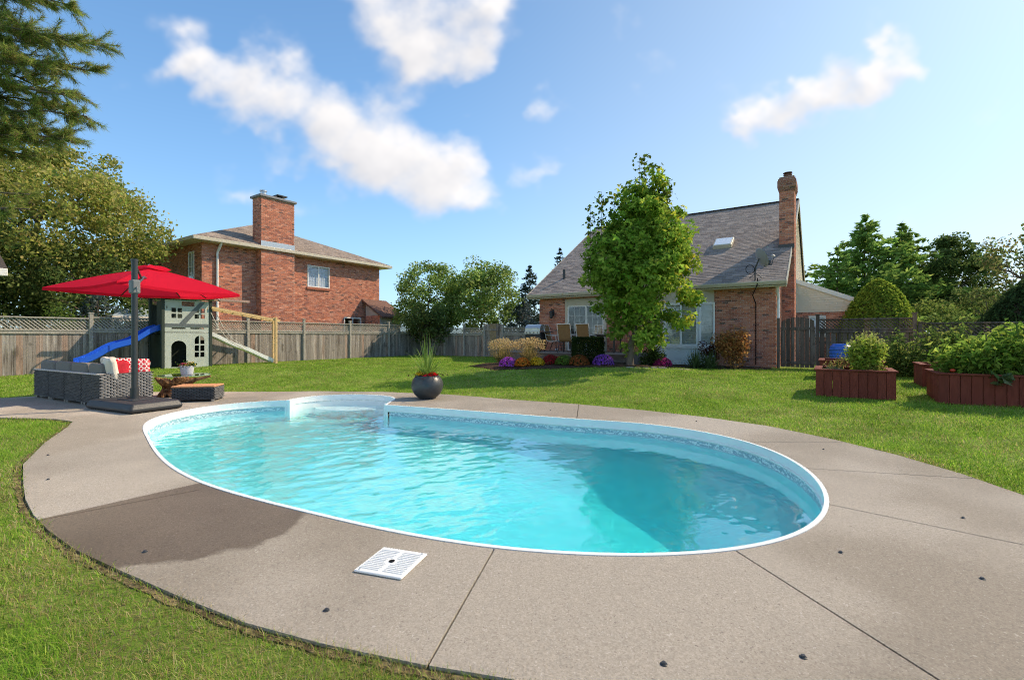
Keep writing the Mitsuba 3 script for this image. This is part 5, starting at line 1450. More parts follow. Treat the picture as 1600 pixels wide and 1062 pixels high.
# folded white napkin-like chair cover: small sun shade folded beside the grill
# grill
gr = thing('gas_grill', 'black gas grill with steel lid on the terrace left of the chairs', 'grill')
GF = Fr(TFm(np.array([-9.2, -1.4, DH])), C, A)
put(gr + '__cart', MB().cbox(-.38, .38, -.24, .24, .08, .82, .02, fr=GF), 'dark_plastic')
hood = sg.Polygon([(-.25, .0), (-.25, .12), (-.18, .24), (0, .29), (.18, .24), (.25, .12), (.25, 0)])
put(gr + '__hood', MB().poly(hood, .74, Fr(GF(np.array([-.37, 0, .86])), A, UP, C)), 'steel')
put(gr + '__hood__handle', MB().tube([(-.28, -.27, 1.0), (-.28, -.31, 1.0), (.28, -.31, 1.0), (.28, -.27, 1.0)], .012, 6, fr=GF), 'steel')
put(gr + '__control_panel', MB().cbox(-.38, .38, -.29, -.24, .74, .86, .008, fr=GF), 'steel')
for k in range(4):
    put(gr + '__knob', MB().tube([(-.27 + k * .18, -.29, .80), (-.27 + k * .18, -.325, .80)], .026, 10, fr=GF), 'dark_plastic')
for s in (-1, 1):
    put(gr + '__side_shelf', MB().cbox(s * .39 if s > 0 else -.72, .72 if s > 0 else -.39, -.22, .22, .80, .84, .008, fr=GF), 'dark_plastic')
for x in (-.32, .32):
    put(gr + '__wheel', MB().tube([(x - .02, -.15, .07), (x + .02, -.15, .07)], .07, 14, fr=GF), 'dark_plastic')
# wall lantern and a white outlet box
wl = thing('wall_lantern', 'black lantern fixed to the brick wall left of the patio door', 'wall lamp')
WLF = Fr(BW(np.array([-9.12, 0, 2.28])), C, A)
put(wl + '__bracket', MB().cbox(-.05, .05, -.03, -.01, -.12, .16, .008, fr=WLF).tube([(0, -.02, .10), (0, -.16, .20), (0, -.19, .14)], .014, 6, fr=WLF), 'dark_metal')
put(wl + '__cage', MB().lathe([(0, .13), (.10, .06), (.11, .03), (.09, .02), (.075, -.2), (.05, -.23), (0, -.25)], 8, fr=Fr(WLF(np.array([0, -.19, 0])), C, A)), 'dark_metal')
ob = put('outlet_box', MB().cbox(-9.0, -8.86, -.06, -.01, .62, .70, .008, fr=BW), 'white_paint', label='small white outlet box low on the brick wall under the lantern', cat='outlet')

# ---------------------------------------------------------------- beyond the left fence: a gazebo roof; at the left edge a shed
gzb = thing('gazebo', 'pale blue grey fabric gazebo roof showing above the left fence', 'gazebo')
q0 = np.array([-14.95, 18.5, 0])
ce = [q0 + C * sx * 1.0 + A * sy * 1.0 for sx, sy in ((-1, -1), (1, -1), (1, 1), (-1, 1))]
mat('pale_fabric', (.26, .32, .36), .8, .2)
apex = q0 + UP * 2.48
v = np.array([p + UP * 2.0 for p in ce] + [apex])
put(gzb + '__roof', MB().add(v, [[0, 1, 4], [1, 2, 4], [2, 3, 4], [3, 0, 4]]), 'pale_fabric')
put(gzb + '__valance', MB().add(np.vstack([v[:4], v[:4] - UP * .18]), [[0, 1, 5, 4], [1, 2, 6, 5], [2, 3, 7, 6], [3, 0, 4, 7]]), 'canvas_cream')
for p in ce:
    put(gzb + '__post', MB().tube([p * .98 + q0 * .02 + UP * .1, p * .98 + q0 * .02 + UP * 2.0], .035, 6), 'dark_metal')
sh_ = thing('garden_shed', 'pale blue grey shed with white eave poking in at the left edge', 'shed')
SHF_ = Fr((-15.72, 14.55, .5), A, -C)
put(sh_ + '__wall', MB().box(-2.6, -.3, .25, 2.4, -.6, 2.75, fr=SHF_), mat('shed_blue', (.42, .48, .52), .6, .3))
put(sh_ + '__roof', MB().poly(sg.Polygon([(-.05, 2.86), (1.3, 3.5), (2.65, 2.86), (2.65, 2.80), (1.3, 3.43), (-.05, 2.80)]), 2.9, Fr(SHF_(np.array([-2.9, 0, 0])), -C, UP, A)), 'roof_felt')
put(sh_ + '__fascia', MB().cbox(-2.9, .0, -.10, -.06, 2.62, 2.84, .008, fr=SHF_), 'white_paint')
put(sh_ + '__soffit', MB().box(-2.9, .0, -.06, .25, 2.62, 2.65, fr=SHF_), 'white_paint')

# ---------------------------------------------------------------- trees and plants
def limb(rng, a, b, r0, r1, n=6, wob=.06):
    t = np.linspace(0, 1, n)[:, None]
    p = np.array(a) + (np.array(b) - np.array(a)) * t
    L = np.linalg.norm(np.array(b) - np.array(a))
    w = rng.normal(size=(n, 3)) * wob * L * np.sin(np.pi * t)
    return p + w, r0 + (r1 - r0) * t[:, 0] ** .8


def crown_points(rng, centers, radii, per, flat=.75, shell=.0):
    """leaf positions in soft clumps"""
    n = len(centers)
    per = np.broadcast_to(per, (n,)).astype(int)
    idx = np.repeat(np.arange(n), per)
    d = rng.normal(size=(len(idx), 3)); d /= np.linalg.norm(d, axis=1, keepdims=True)
    rr = rng.random(len(idx)) ** (1 / 2.2 if not shell else shell)
    p = centers[idx] + d * (rr * radii[idx])[:, None] * [1, 1, flat]
    return p, idx, d


def round_tree(name, label, foot, trunk_top, crown_c, crown_r, n_clump, per, leaf, cols, seed, clump_r=(.45, .8), group=None, cat='tree', fill=.35, tr=.16, n_limb=14, lobed=False, shape=None, irr=(.80, .42), aspect=.7, up=.35, light_tint=None):
    rng = np.random.default_rng(seed)
    foot = np.array(foot, float); cc = np.array(crown_c, float); cr = np.array(crown_r, float)
    t = thing(name, label, cat, group)
    # clump centres: spread through the crown, most of them in its outer half
    pts = []
    while len(pts) < n_clump:
        d = rng.normal(size=3); d /= np.linalg.norm(d)
        r = fill + (1 - fill) * rng.random() ** .55
        q = d * r
        lump = irr[0] + irr[1] * meshkit.noise((d * 1.7 + seed)[None], seed)[0]
        p = cc + q * cr * lump
        if shape is not None and not shape(p):
            continue
        pts.append(p)
    pts = np.array(pts)
    rad = rng.uniform(*clump_r, n_clump)
    p, idx, d = crown_points(rng, pts, rad, rng.integers(int(per * .6), int(per * 1.4), n_clump))
    tone = rng.normal(1, .14, n_clump)[idx]
    base = pick_colors(rng, len(p), cols, .16) * tone[:, None]
    if light_tint is not None:
        wm = light_tint(p, rng)
        alt = pick_colors(rng, len(p), wm[1], .16)
        base = np.where((rng.random(len(p)) < wm[0])[:, None], alt, base)
    base = np.clip(base, .004, .9)
    mb = MB()
    if lobed:
        # five-lobed leaves as fans
        n = len(p)
        nr = rng.normal(size=(n, 3)) * .8 + d * .5 + [0, 0, .7]; nr /= np.linalg.norm(nr, axis=1, keepdims=True)
        t1 = np.cross(nr, rng.normal(size=(n, 3))); t1 /= np.linalg.norm(t1, axis=1, keepdims=True); t2 = np.cross(nr, t1)
        ang = np.radians([-150, -105, -60, -25, 0, 25, 60, 105, 150]); rad_ = np.array([.55, .95, .55, .62, 1.15, .62, .55, .95, .55])[:] * .56
        rad_ = np.array([.5, .9, .48, .55, 1.1, .55, .48, .9, .5]) * .58
        s = leaf * rng.uniform(.65, 1.25, n)
        rim = p[:, None] + s[:, None, None] * rad_[None, :, None] * (np.cos(ang)[None, :, None] * t1[:, None] + np.sin(ang)[None, :, None] * t2[:, None]) - nr[:, None] * (s[:, None, None] * .12 * (rad_[None, :, None] / .6) ** 2)
        v = np.concatenate([p[:, None], rim], 1).reshape(-1, 3)
        o = np.arange(n)[:, None] * 10; k = np.arange(8)
        f = np.stack([np.broadcast_to(o, (n, 8)), o + 1 + k, o + 2 + k], -1).reshape(-1, 3)
        mb.add(v, f, np.repeat(base, 10, 0))
    else:
        leaf_quads(mb, rng, p, leaf, base, normal=d * .6 + np.array([0, 0, up * 2]), aspect=aspect)
    put(t + '__crown', mb, 'leafy')
    tm = MB()
    tt = np.array(trunk_top, float)
    q, r = limb(rng, foot, tt, tr, tr * .62, 7, .02); r[0] *= 1.35
    tm.tube(q, r, 9)
    top = cc + [0, 0, cr[2] * .55]
    q, r = limb(rng, tt, top, tr * .62, .02, 7, .04); tm.tube(q, r, 7)
    spine = q
    for k in rng.choice(n_clump, min(n_limb, n_clump), replace=False):
        h = np.clip((pts[k][2] - tt[2]) / max(top[2] - tt[2], .1) * .7, 0, .9)
        a = spine[int(h * (len(spine) - 1))]
        q, r = limb(rng, a, pts[k], tr * .30, .012, 6, .07)
        tm.tube(q, r, 5)
    put(t + '__trunk', tm, 'bark', smooth=50)
    return t


def conifer(name, label, foot, h, r, n_tier, cols, seed, group=None, leaf=.16, per=70, droop=.25, open_=.0, top_r=.05, cat='tree', z_first=.12, tr=.14, nb=(6, 9), dens=1.0):
    """whorls of boughs set with needle sprays"""
    rng = np.random.default_rng(seed)
    foot = np.array(foot, float)
    t = thing(name, label, cat, group)
    tm = MB(); q, rr = limb(rng, foot, foot + [0, 0, h], tr, .015, 9, .006); tm.tube(q, rr, 8)
    P, N, Ccol = [], [], []
    for k in range(n_tier):
        g = k / (n_tier - 1)
        z = h * (z_first + (1 - z_first) * g ** .95)
        R = (r * (1 - g) ** .85 + top_r) * rng.uniform(.8, 1.15)
        for b in range(rng.integers(*nb)):
            a = rng.uniform(0, 6.28); L = R * rng.uniform(.62 - open_ * .3, 1.15 + open_ * .35)
            tone = rng.normal(1, .15)
            tip = foot + [L * math.cos(a), L * math.sin(a), z - droop * L + rng.uniform(-.1, .15) * L]
            st = foot + [0, 0, z]
            if L > .35: tm.tube([st, (st + tip) / 2 + [0, 0, .05 * L], tip], [.03 * L / r + .008, .012, .005], 4, cap=False)
            m_ = max(6, int(per * L / r * dens))
            tpos = rng.random(m_) ** .7
            side = np.array([-math.sin(a), math.cos(a), 0])
            p = st + (tip - st) * tpos[:, None] + [0, 0, 1] * (.05 * L * 4 * tpos * (1 - tpos))[:, None]
            p = p + side * (rng.normal(size=m_) * .20 * L * (1.05 - tpos))[:, None] + rng.normal(size=(m_, 3)) * [.03, .03, .05] * (1 + L * .5)
            P.append(p); N.append(np.tile(np.array([math.cos(a), math.sin(a), .2]), (m_, 1)))
            Ccol.append(pick_colors(rng, m_, cols, .15) * tone)
    p = np.vstack(P); c = np.clip(np.vstack(Ccol), .004, .9)
    n = len(p)
    # each spray: two crossed slim faces pointing outwards
    d = np.vstack(N) + rng.normal(size=(n, 3)) * .55; d /= np.linalg.norm(d, axis=1, keepdims=True)
    s1 = np.cross(d, rng.normal(size=(n, 3))); s1 /= np.linalg.norm(s1, axis=1, keepdims=True)
    L = (leaf * rng.uniform(.6, 1.3, n))[:, None]
    v = np.stack([p - d * L * .4, p + s1 * L * .22, p + d * L * .6, p - s1 * L * .22], 1).reshape(-1, 3)
    o = np.arange(n)[:, None] * 4
    f = np.concatenate([o + [0, 1, 2], o + [0, 2, 3]], 0)
    put(t + '__crown', MB().add(v, f, np.repeat(c, 4, 0)), 'leafy')
    put(t + '__trunk', tm, 'bark', smooth=50)
    return t


def shrub(name, label, c, r, n, leaf, cols, seed, cat='shrub', group=None, n_clump=14, stems=7, aspect=.6, up=.3, top=None, clump=.42, box=False, shell=.0):
    rng = np.random.default_rng(seed)
    c = np.array(c, float); r = np.array(r, float)
    t = thing(name, label, cat, group)
    if box:
        p = c + (rng.random((n, 3)) * 2 - 1) * r
        face = rng.integers(0, 3, n); s = rng.choice([-1, 1], n)
        hard = rng.random(n) < .8
        for ax in range(3):
            k = hard & (face == ax); p[k, ax] = c[ax] + s[k] * r[ax] * rng.uniform(.88, 1.04, k.sum())
        d = (p - c) / r
    else:
        d = rng.normal(size=(n_clump, 3)); d /= np.linalg.norm(d, axis=1, keepdims=True)
        ctr = c + d * r * rng.uniform(.35, .75, (n_clump, 1))
        p, idx, d = crown_points(rng, ctr, np.full(n_clump, clump * r.mean() * 1.3), n // n_clump, 1., shell)
        p[:, 2] = np.maximum(p[:, 2], c[2] - r[2] * .98)
    col = pick_colors(rng, len(p), cols, .18)
    if top is not None:
        k = rng.random(len(p)) < np.clip((p[:, 2] - c[2]) / r[2] * .9 + .1, 0, .85)
        col = np.where(k[:, None], pick_colors(rng, len(p), top, .15), col)
    put(t + '__foliage', leaf_quads(MB(), rng, p, leaf, col, normal=d * .7 + np.array([0, 0, up * 2]), aspect=aspect), 'leafy')
    sm = MB()
    for k in range(stems):
        a = c + rng.normal(size=3) * r * [.15, .15, 0]; a[2] = c[2] - r[2] - .03
        q, rr = limb(rng, a, c + rng.normal(size=3) * r * .35, .014, .005, 5, .05); sm.tube(q, rr, 5, cap=False)
    if stems: put(t + '__stem', sm, 'bark')
    return t


def zb(x, y, z): return (x, y, gz(x, y) + z)


# the young maple by the flower bed
def maple_shape(p):
    z = p[2] + (.55 if p[0] > 4.15 else 0.) * (p[2] < 2.6)
    w = np.interp(z, [1.95, 2.15, 2.7, 3.6, 4.8, 5.6, 6.2, 6.6], [.9, 1.5, 1.72, 1.68, 1.22, .80, .42, .12])
    ax_ = 3.86 + .06 * (z - 1)
    d = math.hypot(p[0] - ax_, (p[1] - 14.6) * .95)
    return d < w


rngm = np.random.default_rng(9)
round_tree('maple_tree', 'young green maple with a full leafy crown in the mulch before the brick house', zb(3.68, 14.6, -.05), (3.92, 14.62, 1.9), (4.0, 14.6, 4.0), (2.4, 2.2, 3.3), 370, 54, .175, [(.20, .34, .045), (.25, .39, .055), (.165, .29, .04), (.33, .45, .075), (.26, .40, .06)], 61, clump_r=(.22, .45), fill=.10, tr=.115, n_limb=34, lobed=True, shape=maple_shape,
           light_tint=lambda p, rng: (np.clip((p[:, 0] - 4.3) * .30 + .05, 0, .5) + np.clip((p[:, 2] - 5.0) * .2, 0, .25), [(.48, .53, .06), (.52, .49, .06), (.42, .50, .07)]))  # yellower leaves towards the sunlit right and top, sunlight put into their colour
# loose top shoots of the maple
mb = MB()
for (x, y, z0, z1) in ((4.15, 14.6, 5.5, 6.95), (3.95, 14.5, 5.4, 6.85), (4.6, 14.7, 5.1, 6.6), (4.9, 14.7, 4.9, 6.2), (4.4, 14.5, 5.4, 6.5), (2.75, 14.4, 4.0, 5.7), (2.45, 14.6, 3.6, 5.35), (4.75, 14.5, 4.5, 5.95), (3.2, 14.5, 4.6, 5.6), (5.0, 14.4, 3.6, 4.9)):
    n = int(46 * (z1 - z0))
    t_ = rngm.random(n)
    p = np.stack([x + rngm.normal(size=n) * .11, y + rngm.normal(size=n) * .11, z0 + (z1 - z0) * t_], 1)
    leaf_quads(mb, rngm, p, .125, [(.10, .16, .03), (.16, .19, .035), (.08, .13, .025)], aspect=.95)
put('maple_tree__top_shoots', mb, 'leafy', kind='stuff')
mb = MB()
for (x, y, z0, z1) in ((4.15, 14.6, 4.6, 6.95), (3.95, 14.5, 4.4, 6.85), (4.6, 14.7, 3.9, 6.6), (4.9, 14.7, 3.9, 6.2), (4.4, 14.5, 4.4, 6.5), (2.75, 14.4, 3.0, 5.7), (2.45, 14.6, 2.8, 5.35), (4.75, 14.5, 3.6, 5.95), (5.0, 14.4, 2.8, 4.9)):
    mb.tube([(3.9 + (x - 3.9) * .45, 14.6, z0 - .5), (x, y, z0 + .2), (x, y, z1)], [.02, .012, .005], 5, cap=False)
put('maple_tree__shoot_stems', mb, 'bark', kind='stuff')

# tall autumn tree and dark lower trees behind the left fence
OLIVE = [(.279, .329, .070), (.361, .379, .100), (.227, .296, .063), (.427, .411, .121), (.320, .345, .085), (.507, .445, .156)]
DKG = [(.097, .150, .048), (.146, .206, .060), (.083, .122, .042), (.196, .244, .079)]
round_tree('autumn_tree', 'tall broad tree with olive and rusty leaves above the left fence', (-19.2, 18.9, 0), (-19.0, 18.9, 3.2), (-19.3, 18.9, 5.7), (4.4, 4.2, 3.7), 470, 135, .14, OLIVE, 62, clump_r=(.4, .85), fill=.45, tr=.26, n_limb=30, up=.2, irr=(.62, .78),
           light_tint=lambda p, rng: (np.clip(.75 - (p[:, 2] - 2.5) * .22, 0, .85), DKG + [(.08, .10, .03)]))  # darker leaves low in the crown, shade put into their colour
round_tree('dark_hedge_tree', 'dark dense small tree under the autumn tree, behind the shed end of the fence', (-19.5, 16.6, 0), (-19.5, 16.6, 1.2), (-19.4, 16.9, 3.0), (2.9, 2.2, 2.2), 90, 95, .13, DKG, 63, clump_r=(.4, .7), fill=.4, tr=.12)
round_tree('dark_hedge_tree', 'dark dense small tree behind the fence between shed and umbrella', (-16.6, 18.2, 0), (-16.6, 18.2, 1.0), (-16.6, 18.2, 2.4), (2.5, 1.8, 2.0), 90, 95, .13, DKG, 64, clump_r=(.4, .7), fill=.4, tr=.12)
conifer('blue_spruce', 'low bluish spruce peeking over the left fence behind the umbrella pole', (-15.0, 16.9, 0), 3.0, 1.7, 16, [(.10, .14, .13), (.13, .17, .16), (.08, .12, .10)], 65, leaf=.17, per=46)
shrub('leafy_shrub', 'bright green shrub tip just over the left fence beside the fence post', (-14.9, 15.4, 1.75), (.75, .6, .55), 700, .09, [(.10, .17, .03), (.14, .21, .045)], 66)
# two round multi-stemmed trees at the far end
LIL = [(.192, .294, .081), (.253, .376, .098), (.337, .447, .116), (.163, .247, .069), (.458, .552, .185)]
round_tree('round_tree', 'round bushy tree over the far fence corner, left of the pair', (-5.0, 28.3, 0), (-5.0, 28.3, 1.6), (-5.0, 28.2, 3.45), (2.05, 2.0, 2.25), 110, 120, .15, LIL, 67, clump_r=(.42, .75), fill=.45, tr=.14, n_limb=20, irr=(.72, .56), group=None)
round_tree('round_tree', 'round bushy tree over the far fence, right of the pair', (-1.85, 27.6, 0), (-1.85, 27.6, 1.6), (-1.7, 27.4, 3.35), (2.15, 2.0, 2.15), 115, 120, .15, LIL, 68, clump_r=(.42, .75), fill=.45, tr=.14, n_limb=20, irr=(.72, .56))
round_tree('dark_tree', 'dark low tree hanging over the fence corner below the left round tree', (-5.1, 25.9, .1), (-4.9, 26.0, 1.0), (-4.75, 26.0, 1.9), (1.5, 1.2, 1.0), 40, 90, .13, DKG, 69, clump_r=(.35, .6), fill=.2, tr=.10, n_limb=12)
conifer('spruce_tree', 'dark blue-green spruce beside the left gable of the brick house', (1.3, 34.0, 0), 6.3, 2.6, 22, [(.055, .085, .07), (.075, .11, .095), (.04, .065, .05)], 70, leaf=.24, per=60, open_=.2)
conifer('spruce_tree', 'spruce tip rising above the left roof slope of the brick house', (3.9, 38.0, 0), 8.3, 2.3, 22, [(.05, .08, .06), (.07, .10, .08), (.04, .06, .045)], 71, leaf=.24, per=50)
conifer('blue_spruce', 'broad low blue spruce between the far gate and the brick house', (.6, 27.5, 0), 3.6, 2.0, 16, [(.085, .12, .13), (.11, .15, .16), (.06, .095, .10)], 72, leaf=.2, per=56)
# right side trees
LAR = [(.178, .289, .064), (.238, .372, .083), (.297, .433, .100), (.139, .238, .055)]
conifer('tall_conifer', 'tall feathery conifer on the right, the highest of its cluster', (26.5, 35.0, 0), 10.2, 4.6, 28, LAR, 73, leaf=.40, per=120, droop=-.05, z_first=.18, nb=(5, 8), open_=.6)
conifer('tall_conifer', 'feathery conifer just right of the highest one', (29.6, 35.5, 0), 9.7, 4.6, 26, LAR + [(.19, .24, .055)], 74, leaf=.40, per=120, droop=-.05, z_first=.15, nb=(5, 8), open_=.6)
conifer('tall_conifer', 'feathery conifer at the left of the right-hand cluster', (23.0, 33.0, 0), 7.4, 3.8, 17, LAR, 75, leaf=.38, per=100, droop=-.05, z_first=.15, nb=(4, 7), open_=.7)
round_tree('dark_tree', 'dark dense tree at the right end of the conifer cluster', (33.6, 35.5, 0), (33.6, 35.5, 2), (33.4, 35.5, 4.9), (2.7, 2.4, 3.6), 150, 130, .22, [(.085, .135, .04), (.115, .17, .05), (.145, .20, .06)], 76, clump_r=(.5, .9), fill=.4)
round_tree('pale_tree', 'pale yellow-green low tree row behind the right fence', (27.5, 30.0, 0), (27.5, 30.0, 1), (27.3, 30.0, 1.9), (4.4, 1.8, 1.5), 90, 80, .17, [(.19, .26, .06), (.26, .31, .09), (.15, .21, .05)], 77, clump_r=(.5, .8), fill=.3)
round_tree('thin_tree', 'thin tree with sparse leaves at the right edge of the picture', (19.6, 17.9, 0), (19.5, 17.8, 2.0), (19.4, 17.7, 3.6), (1.5, 1.6, 1.9), 44, 40, .14, [(.13, .18, .05), (.19, .22, .08), (.22, .20, .08)], 78, clump_r=(.25, .5), fill=.3, tr=.08, n_limb=24)
round_tree('thin_tree', 'sparse bushy tree between the dark globe and the conifers', (22.8, 22.5, 0), (22.8, 22.5, 1.0), (22.8, 22.5, 2.3), (1.7, 1.6, 1.5), 50, 45, .15, [(.12, .17, .05), (.20, .23, .08), (.09, .13, .035)], 79, clump_r=(.25, .55), fill=.3, tr=.08)
conifer('pine_tip', 'upright bright pine tip between house wing and conifers', (17.2, 28.0, 0), 5.9, 1.3, 16, [(.07, .11, .04), (.09, .14, .05)], 80, leaf=.26, per=40, droop=-.5, cat='tree')


def globe(label, c, rx, top, n, cols, seed, hl=None):
    rng = np.random.default_rng(seed)
    t = thing('globe_cedar', label, 'shrub')
    z = rng.random(n) ** 1.15; a = rng.uniform(0, 6.28, n)
    prof_ = np.clip(1 - z ** 1.75, 0, 1) ** .64
    lump = 1 + .16 * (meshkit.noise(np.stack([np.cos(a) * 3.4, np.sin(a) * 3.4, z * 7], -1), seed) - .5) + .10 * (meshkit.noise(np.stack([np.cos(a) * 9, np.sin(a) * 9, z * 16], -1), seed + 1) - .5)
    R = rx * prof_ * lump * rng.uniform(.84, 1.04, n)
    p = np.stack([c[0] + R * np.cos(a), c[1] + R * np.sin(a), c[2] + top * z * (.97 + .06 * rng.random(n))], 1)
    d = np.stack([np.cos(a), np.sin(a), .2 + 1.2 * z], 1)
    put(t + '__foliage', leaf_quads(MB(), rng, p, .12, cols, normal=d * .8, aspect=.55), 'leafy')
    core_r = np.array([(rx * .80 * max(0, 1 - q ** 1.75) ** .64 + .01, top * q * .95) for q in np.linspace(0, 1, 9)])
    put(t + '__inner_twigs', MB().lathe(core_r, 16, fr=Fr(c)), 'bark')
    return t


globe('yellow-green dome shaped cedar behind the dark fence on the right', (14.9, 19.0, .2), 1.50, 3.30, 22000, [(.28, .38, .05), (.36, .44, .065), (.21, .31, .045), (.17, .25, .04)], 81)
globe('dark green dome shaped cedar cut by the right edge of the picture', (17.6, 15.6, .1), 1.75, 3.15, 20000, [(.06, .105, .04), (.075, .13, .045), (.045, .08, .03)], 82)

# ---------------------------------------------------------------- the flower bed
MUMS = [('bright violet mum mound in front of the tan grasses, first of the row', -.12, 15.0, .27, [(.52, .10, .62), (.42, .06, .52), (.60, .18, .70)]),
        ('orange mum mound just right of the first violet one', .32, 14.85, .24, [(.75, .24, .03), (.66, .16, .02), (.80, .34, .06)]),
        ('yellow mum mound between the orange and the dark red ones', .80, 14.95, .22, [(.80, .52, .02), (.74, .42, .02), (.82, .62, .08)]),
        ('dark red mum mound in the middle of the row', 1.26, 15.15, .27, [(.34, .02, .03), (.25, .015, .022), (.44, .04, .05)]),
        ('small orange red mum tucked behind the green one', 1.50, 15.35, .19, [(.70, .12, .03), (.62, .20, .05)]),
        ('fresh green budding mum mound between red and rust', 1.66, 14.85, .27, [(.13, .22, .03), (.18, .28, .05), (.10, .17, .03)]),
        ('rust brown mum mound near the maple, left of the second violet one', 2.10, 14.6, .29, [(.34, .10, .03), (.26, .08, .025), (.42, .15, .05)]),
        ('deep violet mum mound closest to the maple trunk', 2.86, 14.65, .30, [(.34, .11, .62), (.26, .07, .52), (.44, .18, .70)]),
        ('small magenta flower mound under the bush right of the maple', 4.95, 15.35, .27, [(.58, .05, .24), (.46, .03, .18), (.66, .10, .30)])]
for k, (lab, x, y, r, cols) in enumerate(MUMS):
    r = r * 1.12
    rng = np.random.default_rng(100 + k)
    t = thing('mum_plant', lab, 'flowers', 'chrysanthemum mounds in the flower bed')
    c = np.array(zb(x, y, .10))
    put(t + '__leaves', leaf_quads(MB(), rng, c + (lambda d: d / np.linalg.norm(d, axis=1, keepdims=True) * [1, 1, .8] * r * rng.uniform(.6, .95, (500, 1)))(np.abs(rng.normal(size=(500, 3))) * [1, 1, 1] * np.sign(rng.normal(size=(500, 3))) * [1, 1, 0] + np.abs(rng.normal(size=(500, 3))) * [0, 0, 1] - [0, 0, .25]), .05, [(.05, .08, .025), (.07, .11, .03)]), 'leafy')
    put(t + '__blossoms', lump_flowers(MB(), rng, c, r, 620, .023, cols, flat=.95, jitter=.12), 'leafy')
for k, (lab, x, y) in enumerate((('tan feathery ornamental grass clump by the gate, left of the pair', -.30, 16.4), ('tan feathery ornamental grass clump beside the grill, right of the pair', .62, 16.3))):
    rng = np.random.default_rng(120 + k)
    t = thing('ornamental_grass', lab, 'grass clump', 'tan ornamental grasses behind the flowers')
    c = np.array(zb(x, y, 0))
    put(t + '__blades', blades(MB(), rng, c, 420, .85, .006, 42, [(.38, .29, .12), (.48, .37, .16), (.29, .23, .09), (.19, .19, .06)], .5, .18), 'leafy')
    n = 900
    a = rng.uniform(0, 6.28, n); rr = .56 * rng.random(n) ** .5
    p = c + np.stack([rr * np.cos(a), rr * np.sin(a), .62 + .34 * rng.random(n) - .25 * rr], 1)
    put(t + '__plumes', leaf_quads(MB(), rng, p, .085, [(.60, .46, .22), (.52, .38, .17), (.68, .54, .29)], aspect=.22, up=.0), 'leafy')
shrub('boxwood', 'clipped dark green box-shaped shrub in front of the terrace table', zb(2.52, 15.6, .48), (.47, .45, .42), 10000, .055, [(.03, .055, .016), (.04, .07, .02), (.025, .042, .013)], 83, box=True, stems=5)
shrub('green_bush', 'leafy green bush right behind the maple trunk', zb(4.60, 15.6, .36), (.52, .45, .40), 1300, .085, [(.08, .12, .03), (.12, .17, .045), (.06, .09, .022)], 84)
t = thing('daylily_clump', 'dark arching grass-like clump below the bay window', 'plant')
rng = np.random.default_rng(85)
put(t + '__blades', blades(blades(MB(), rng, zb(6.1, 15.55, 0), 190, .78, .011, 62, [(.08, .125, .04), (.11, .16, .05), (.16, .21, .08)], .75, .16), rng, zb(6.55, 15.45, 0), 190, .75, .011, 60, [(.08, .125, .04), (.11, .16, .05), (.17, .22, .09)], .75, .16), 'leafy')
shrub('bronze_shrub', 'upright shrub with coppery orange autumn leaves against the brick wall', zb(7.35, 15.6, .72), (.60, .45, .72), 2600, .09, [(.46, .21, .07), (.54, .28, .09), (.34, .14, .05), (.24, .16, .06), (.60, .36, .15)], 86, n_clump=22)
shrub('dark_red_shrub', 'small dark red-leaved shrub left behind the coppery one', zb(6.85, 16.15, .55), (.38, .32, .50), 800, .075, [(.10, .035, .03), (.16, .06, .04), (.06, .03, .025)], 87)
# stones edging the bed under the maple
rng = np.random.default_rng(88)
mat('edging_stone', lambda p, n, uv: mix((.20, .175, .15), (.30, .27, .235), fbm(p.x * 6, p.y * 6, p.z * 6, octaves=4)), .9, .2)
es = thing('edging_stones', 'flat pale stones edging the mulch right of the maple', 'stones')
for k in range(8):
    x = 3.5 + k * .25; y = 13.95 + .05 * max(0, k - 4) ** 1.55 * .55
    put(es + '__stone', MB().cbox(-.12 * rng.uniform(.6, 1.1), .12 * rng.uniform(.6, 1.1), -.10, .10, -.05, rng.uniform(.01, .045), .02, fr=rotz(zb(x, y, 0), rng.uniform(-12, 12) + (15 if k > 6 else 0))), 'edging_stone')

# ---------------------------------------------------------------- vegetable plants in and behind the raised beds
rng = np.random.default_rng(90)


def leafy_plant(name, label, c, h, r, n_stem, leaf, cols, rng, per=26, cat='plant', group=None, tip=None, aspect=.5, lean=.35):
    t = thing(name, label, cat, group)
    c = np.array(c, float); P = []; sm = MB(); T = []
    for k in range(n_stem):
        a = rng.uniform(0, 6.28); R = r * rng.random() ** .6
        b = c + [R * .35 * math.cos(a), R * .35 * math.sin(a), 0]
        e = c + [R * math.cos(a), R * math.sin(a), h * rng.uniform(.7, 1.05) * (1 - .25 * (R / r) ** 2)]
        q, rr = limb(rng, b, e, .010, .004, 6, .03); sm.tube(q, rr, 4, cap=False)
        t_ = np.linspace(.1, 1, per); i_ = np.clip((t_ * 5).astype(int), 0, 4); f_ = t_ * 5 - i_
        p = q[i_] * (1 - f_[:, None]) + q[np.minimum(i_ + 1, 5)] * f_[:, None] + rng.normal(size=(per, 3)) * [.06, .06, .03] * (r / .4) ** .5
        P.append(p); T.append(e)
    p = np.vstack(P)
    mb = leaf_quads(MB(), rng, p, leaf, cols, up=.6, aspect=aspect, droop=.15)
    put(t + '__leaves', mb, 'leafy')
    put(t + '__stem', sm, mat('green_stem', (.09, .14, .03), .7, .2) if 'green_stem' not in scene else 'green_stem')
    if tip is not None:
        e = np.array(T)
        p = np.repeat(e, 10, 0) + rng.normal(size=(len(e) * 10, 3)) * [.012, .012, .05] + [0, 0, .05]
        put(t + '__flower_spikes', leaf_quads(MB(), rng, p, .035, tip, up=.2), 'leafy', kind='stuff')
    return t


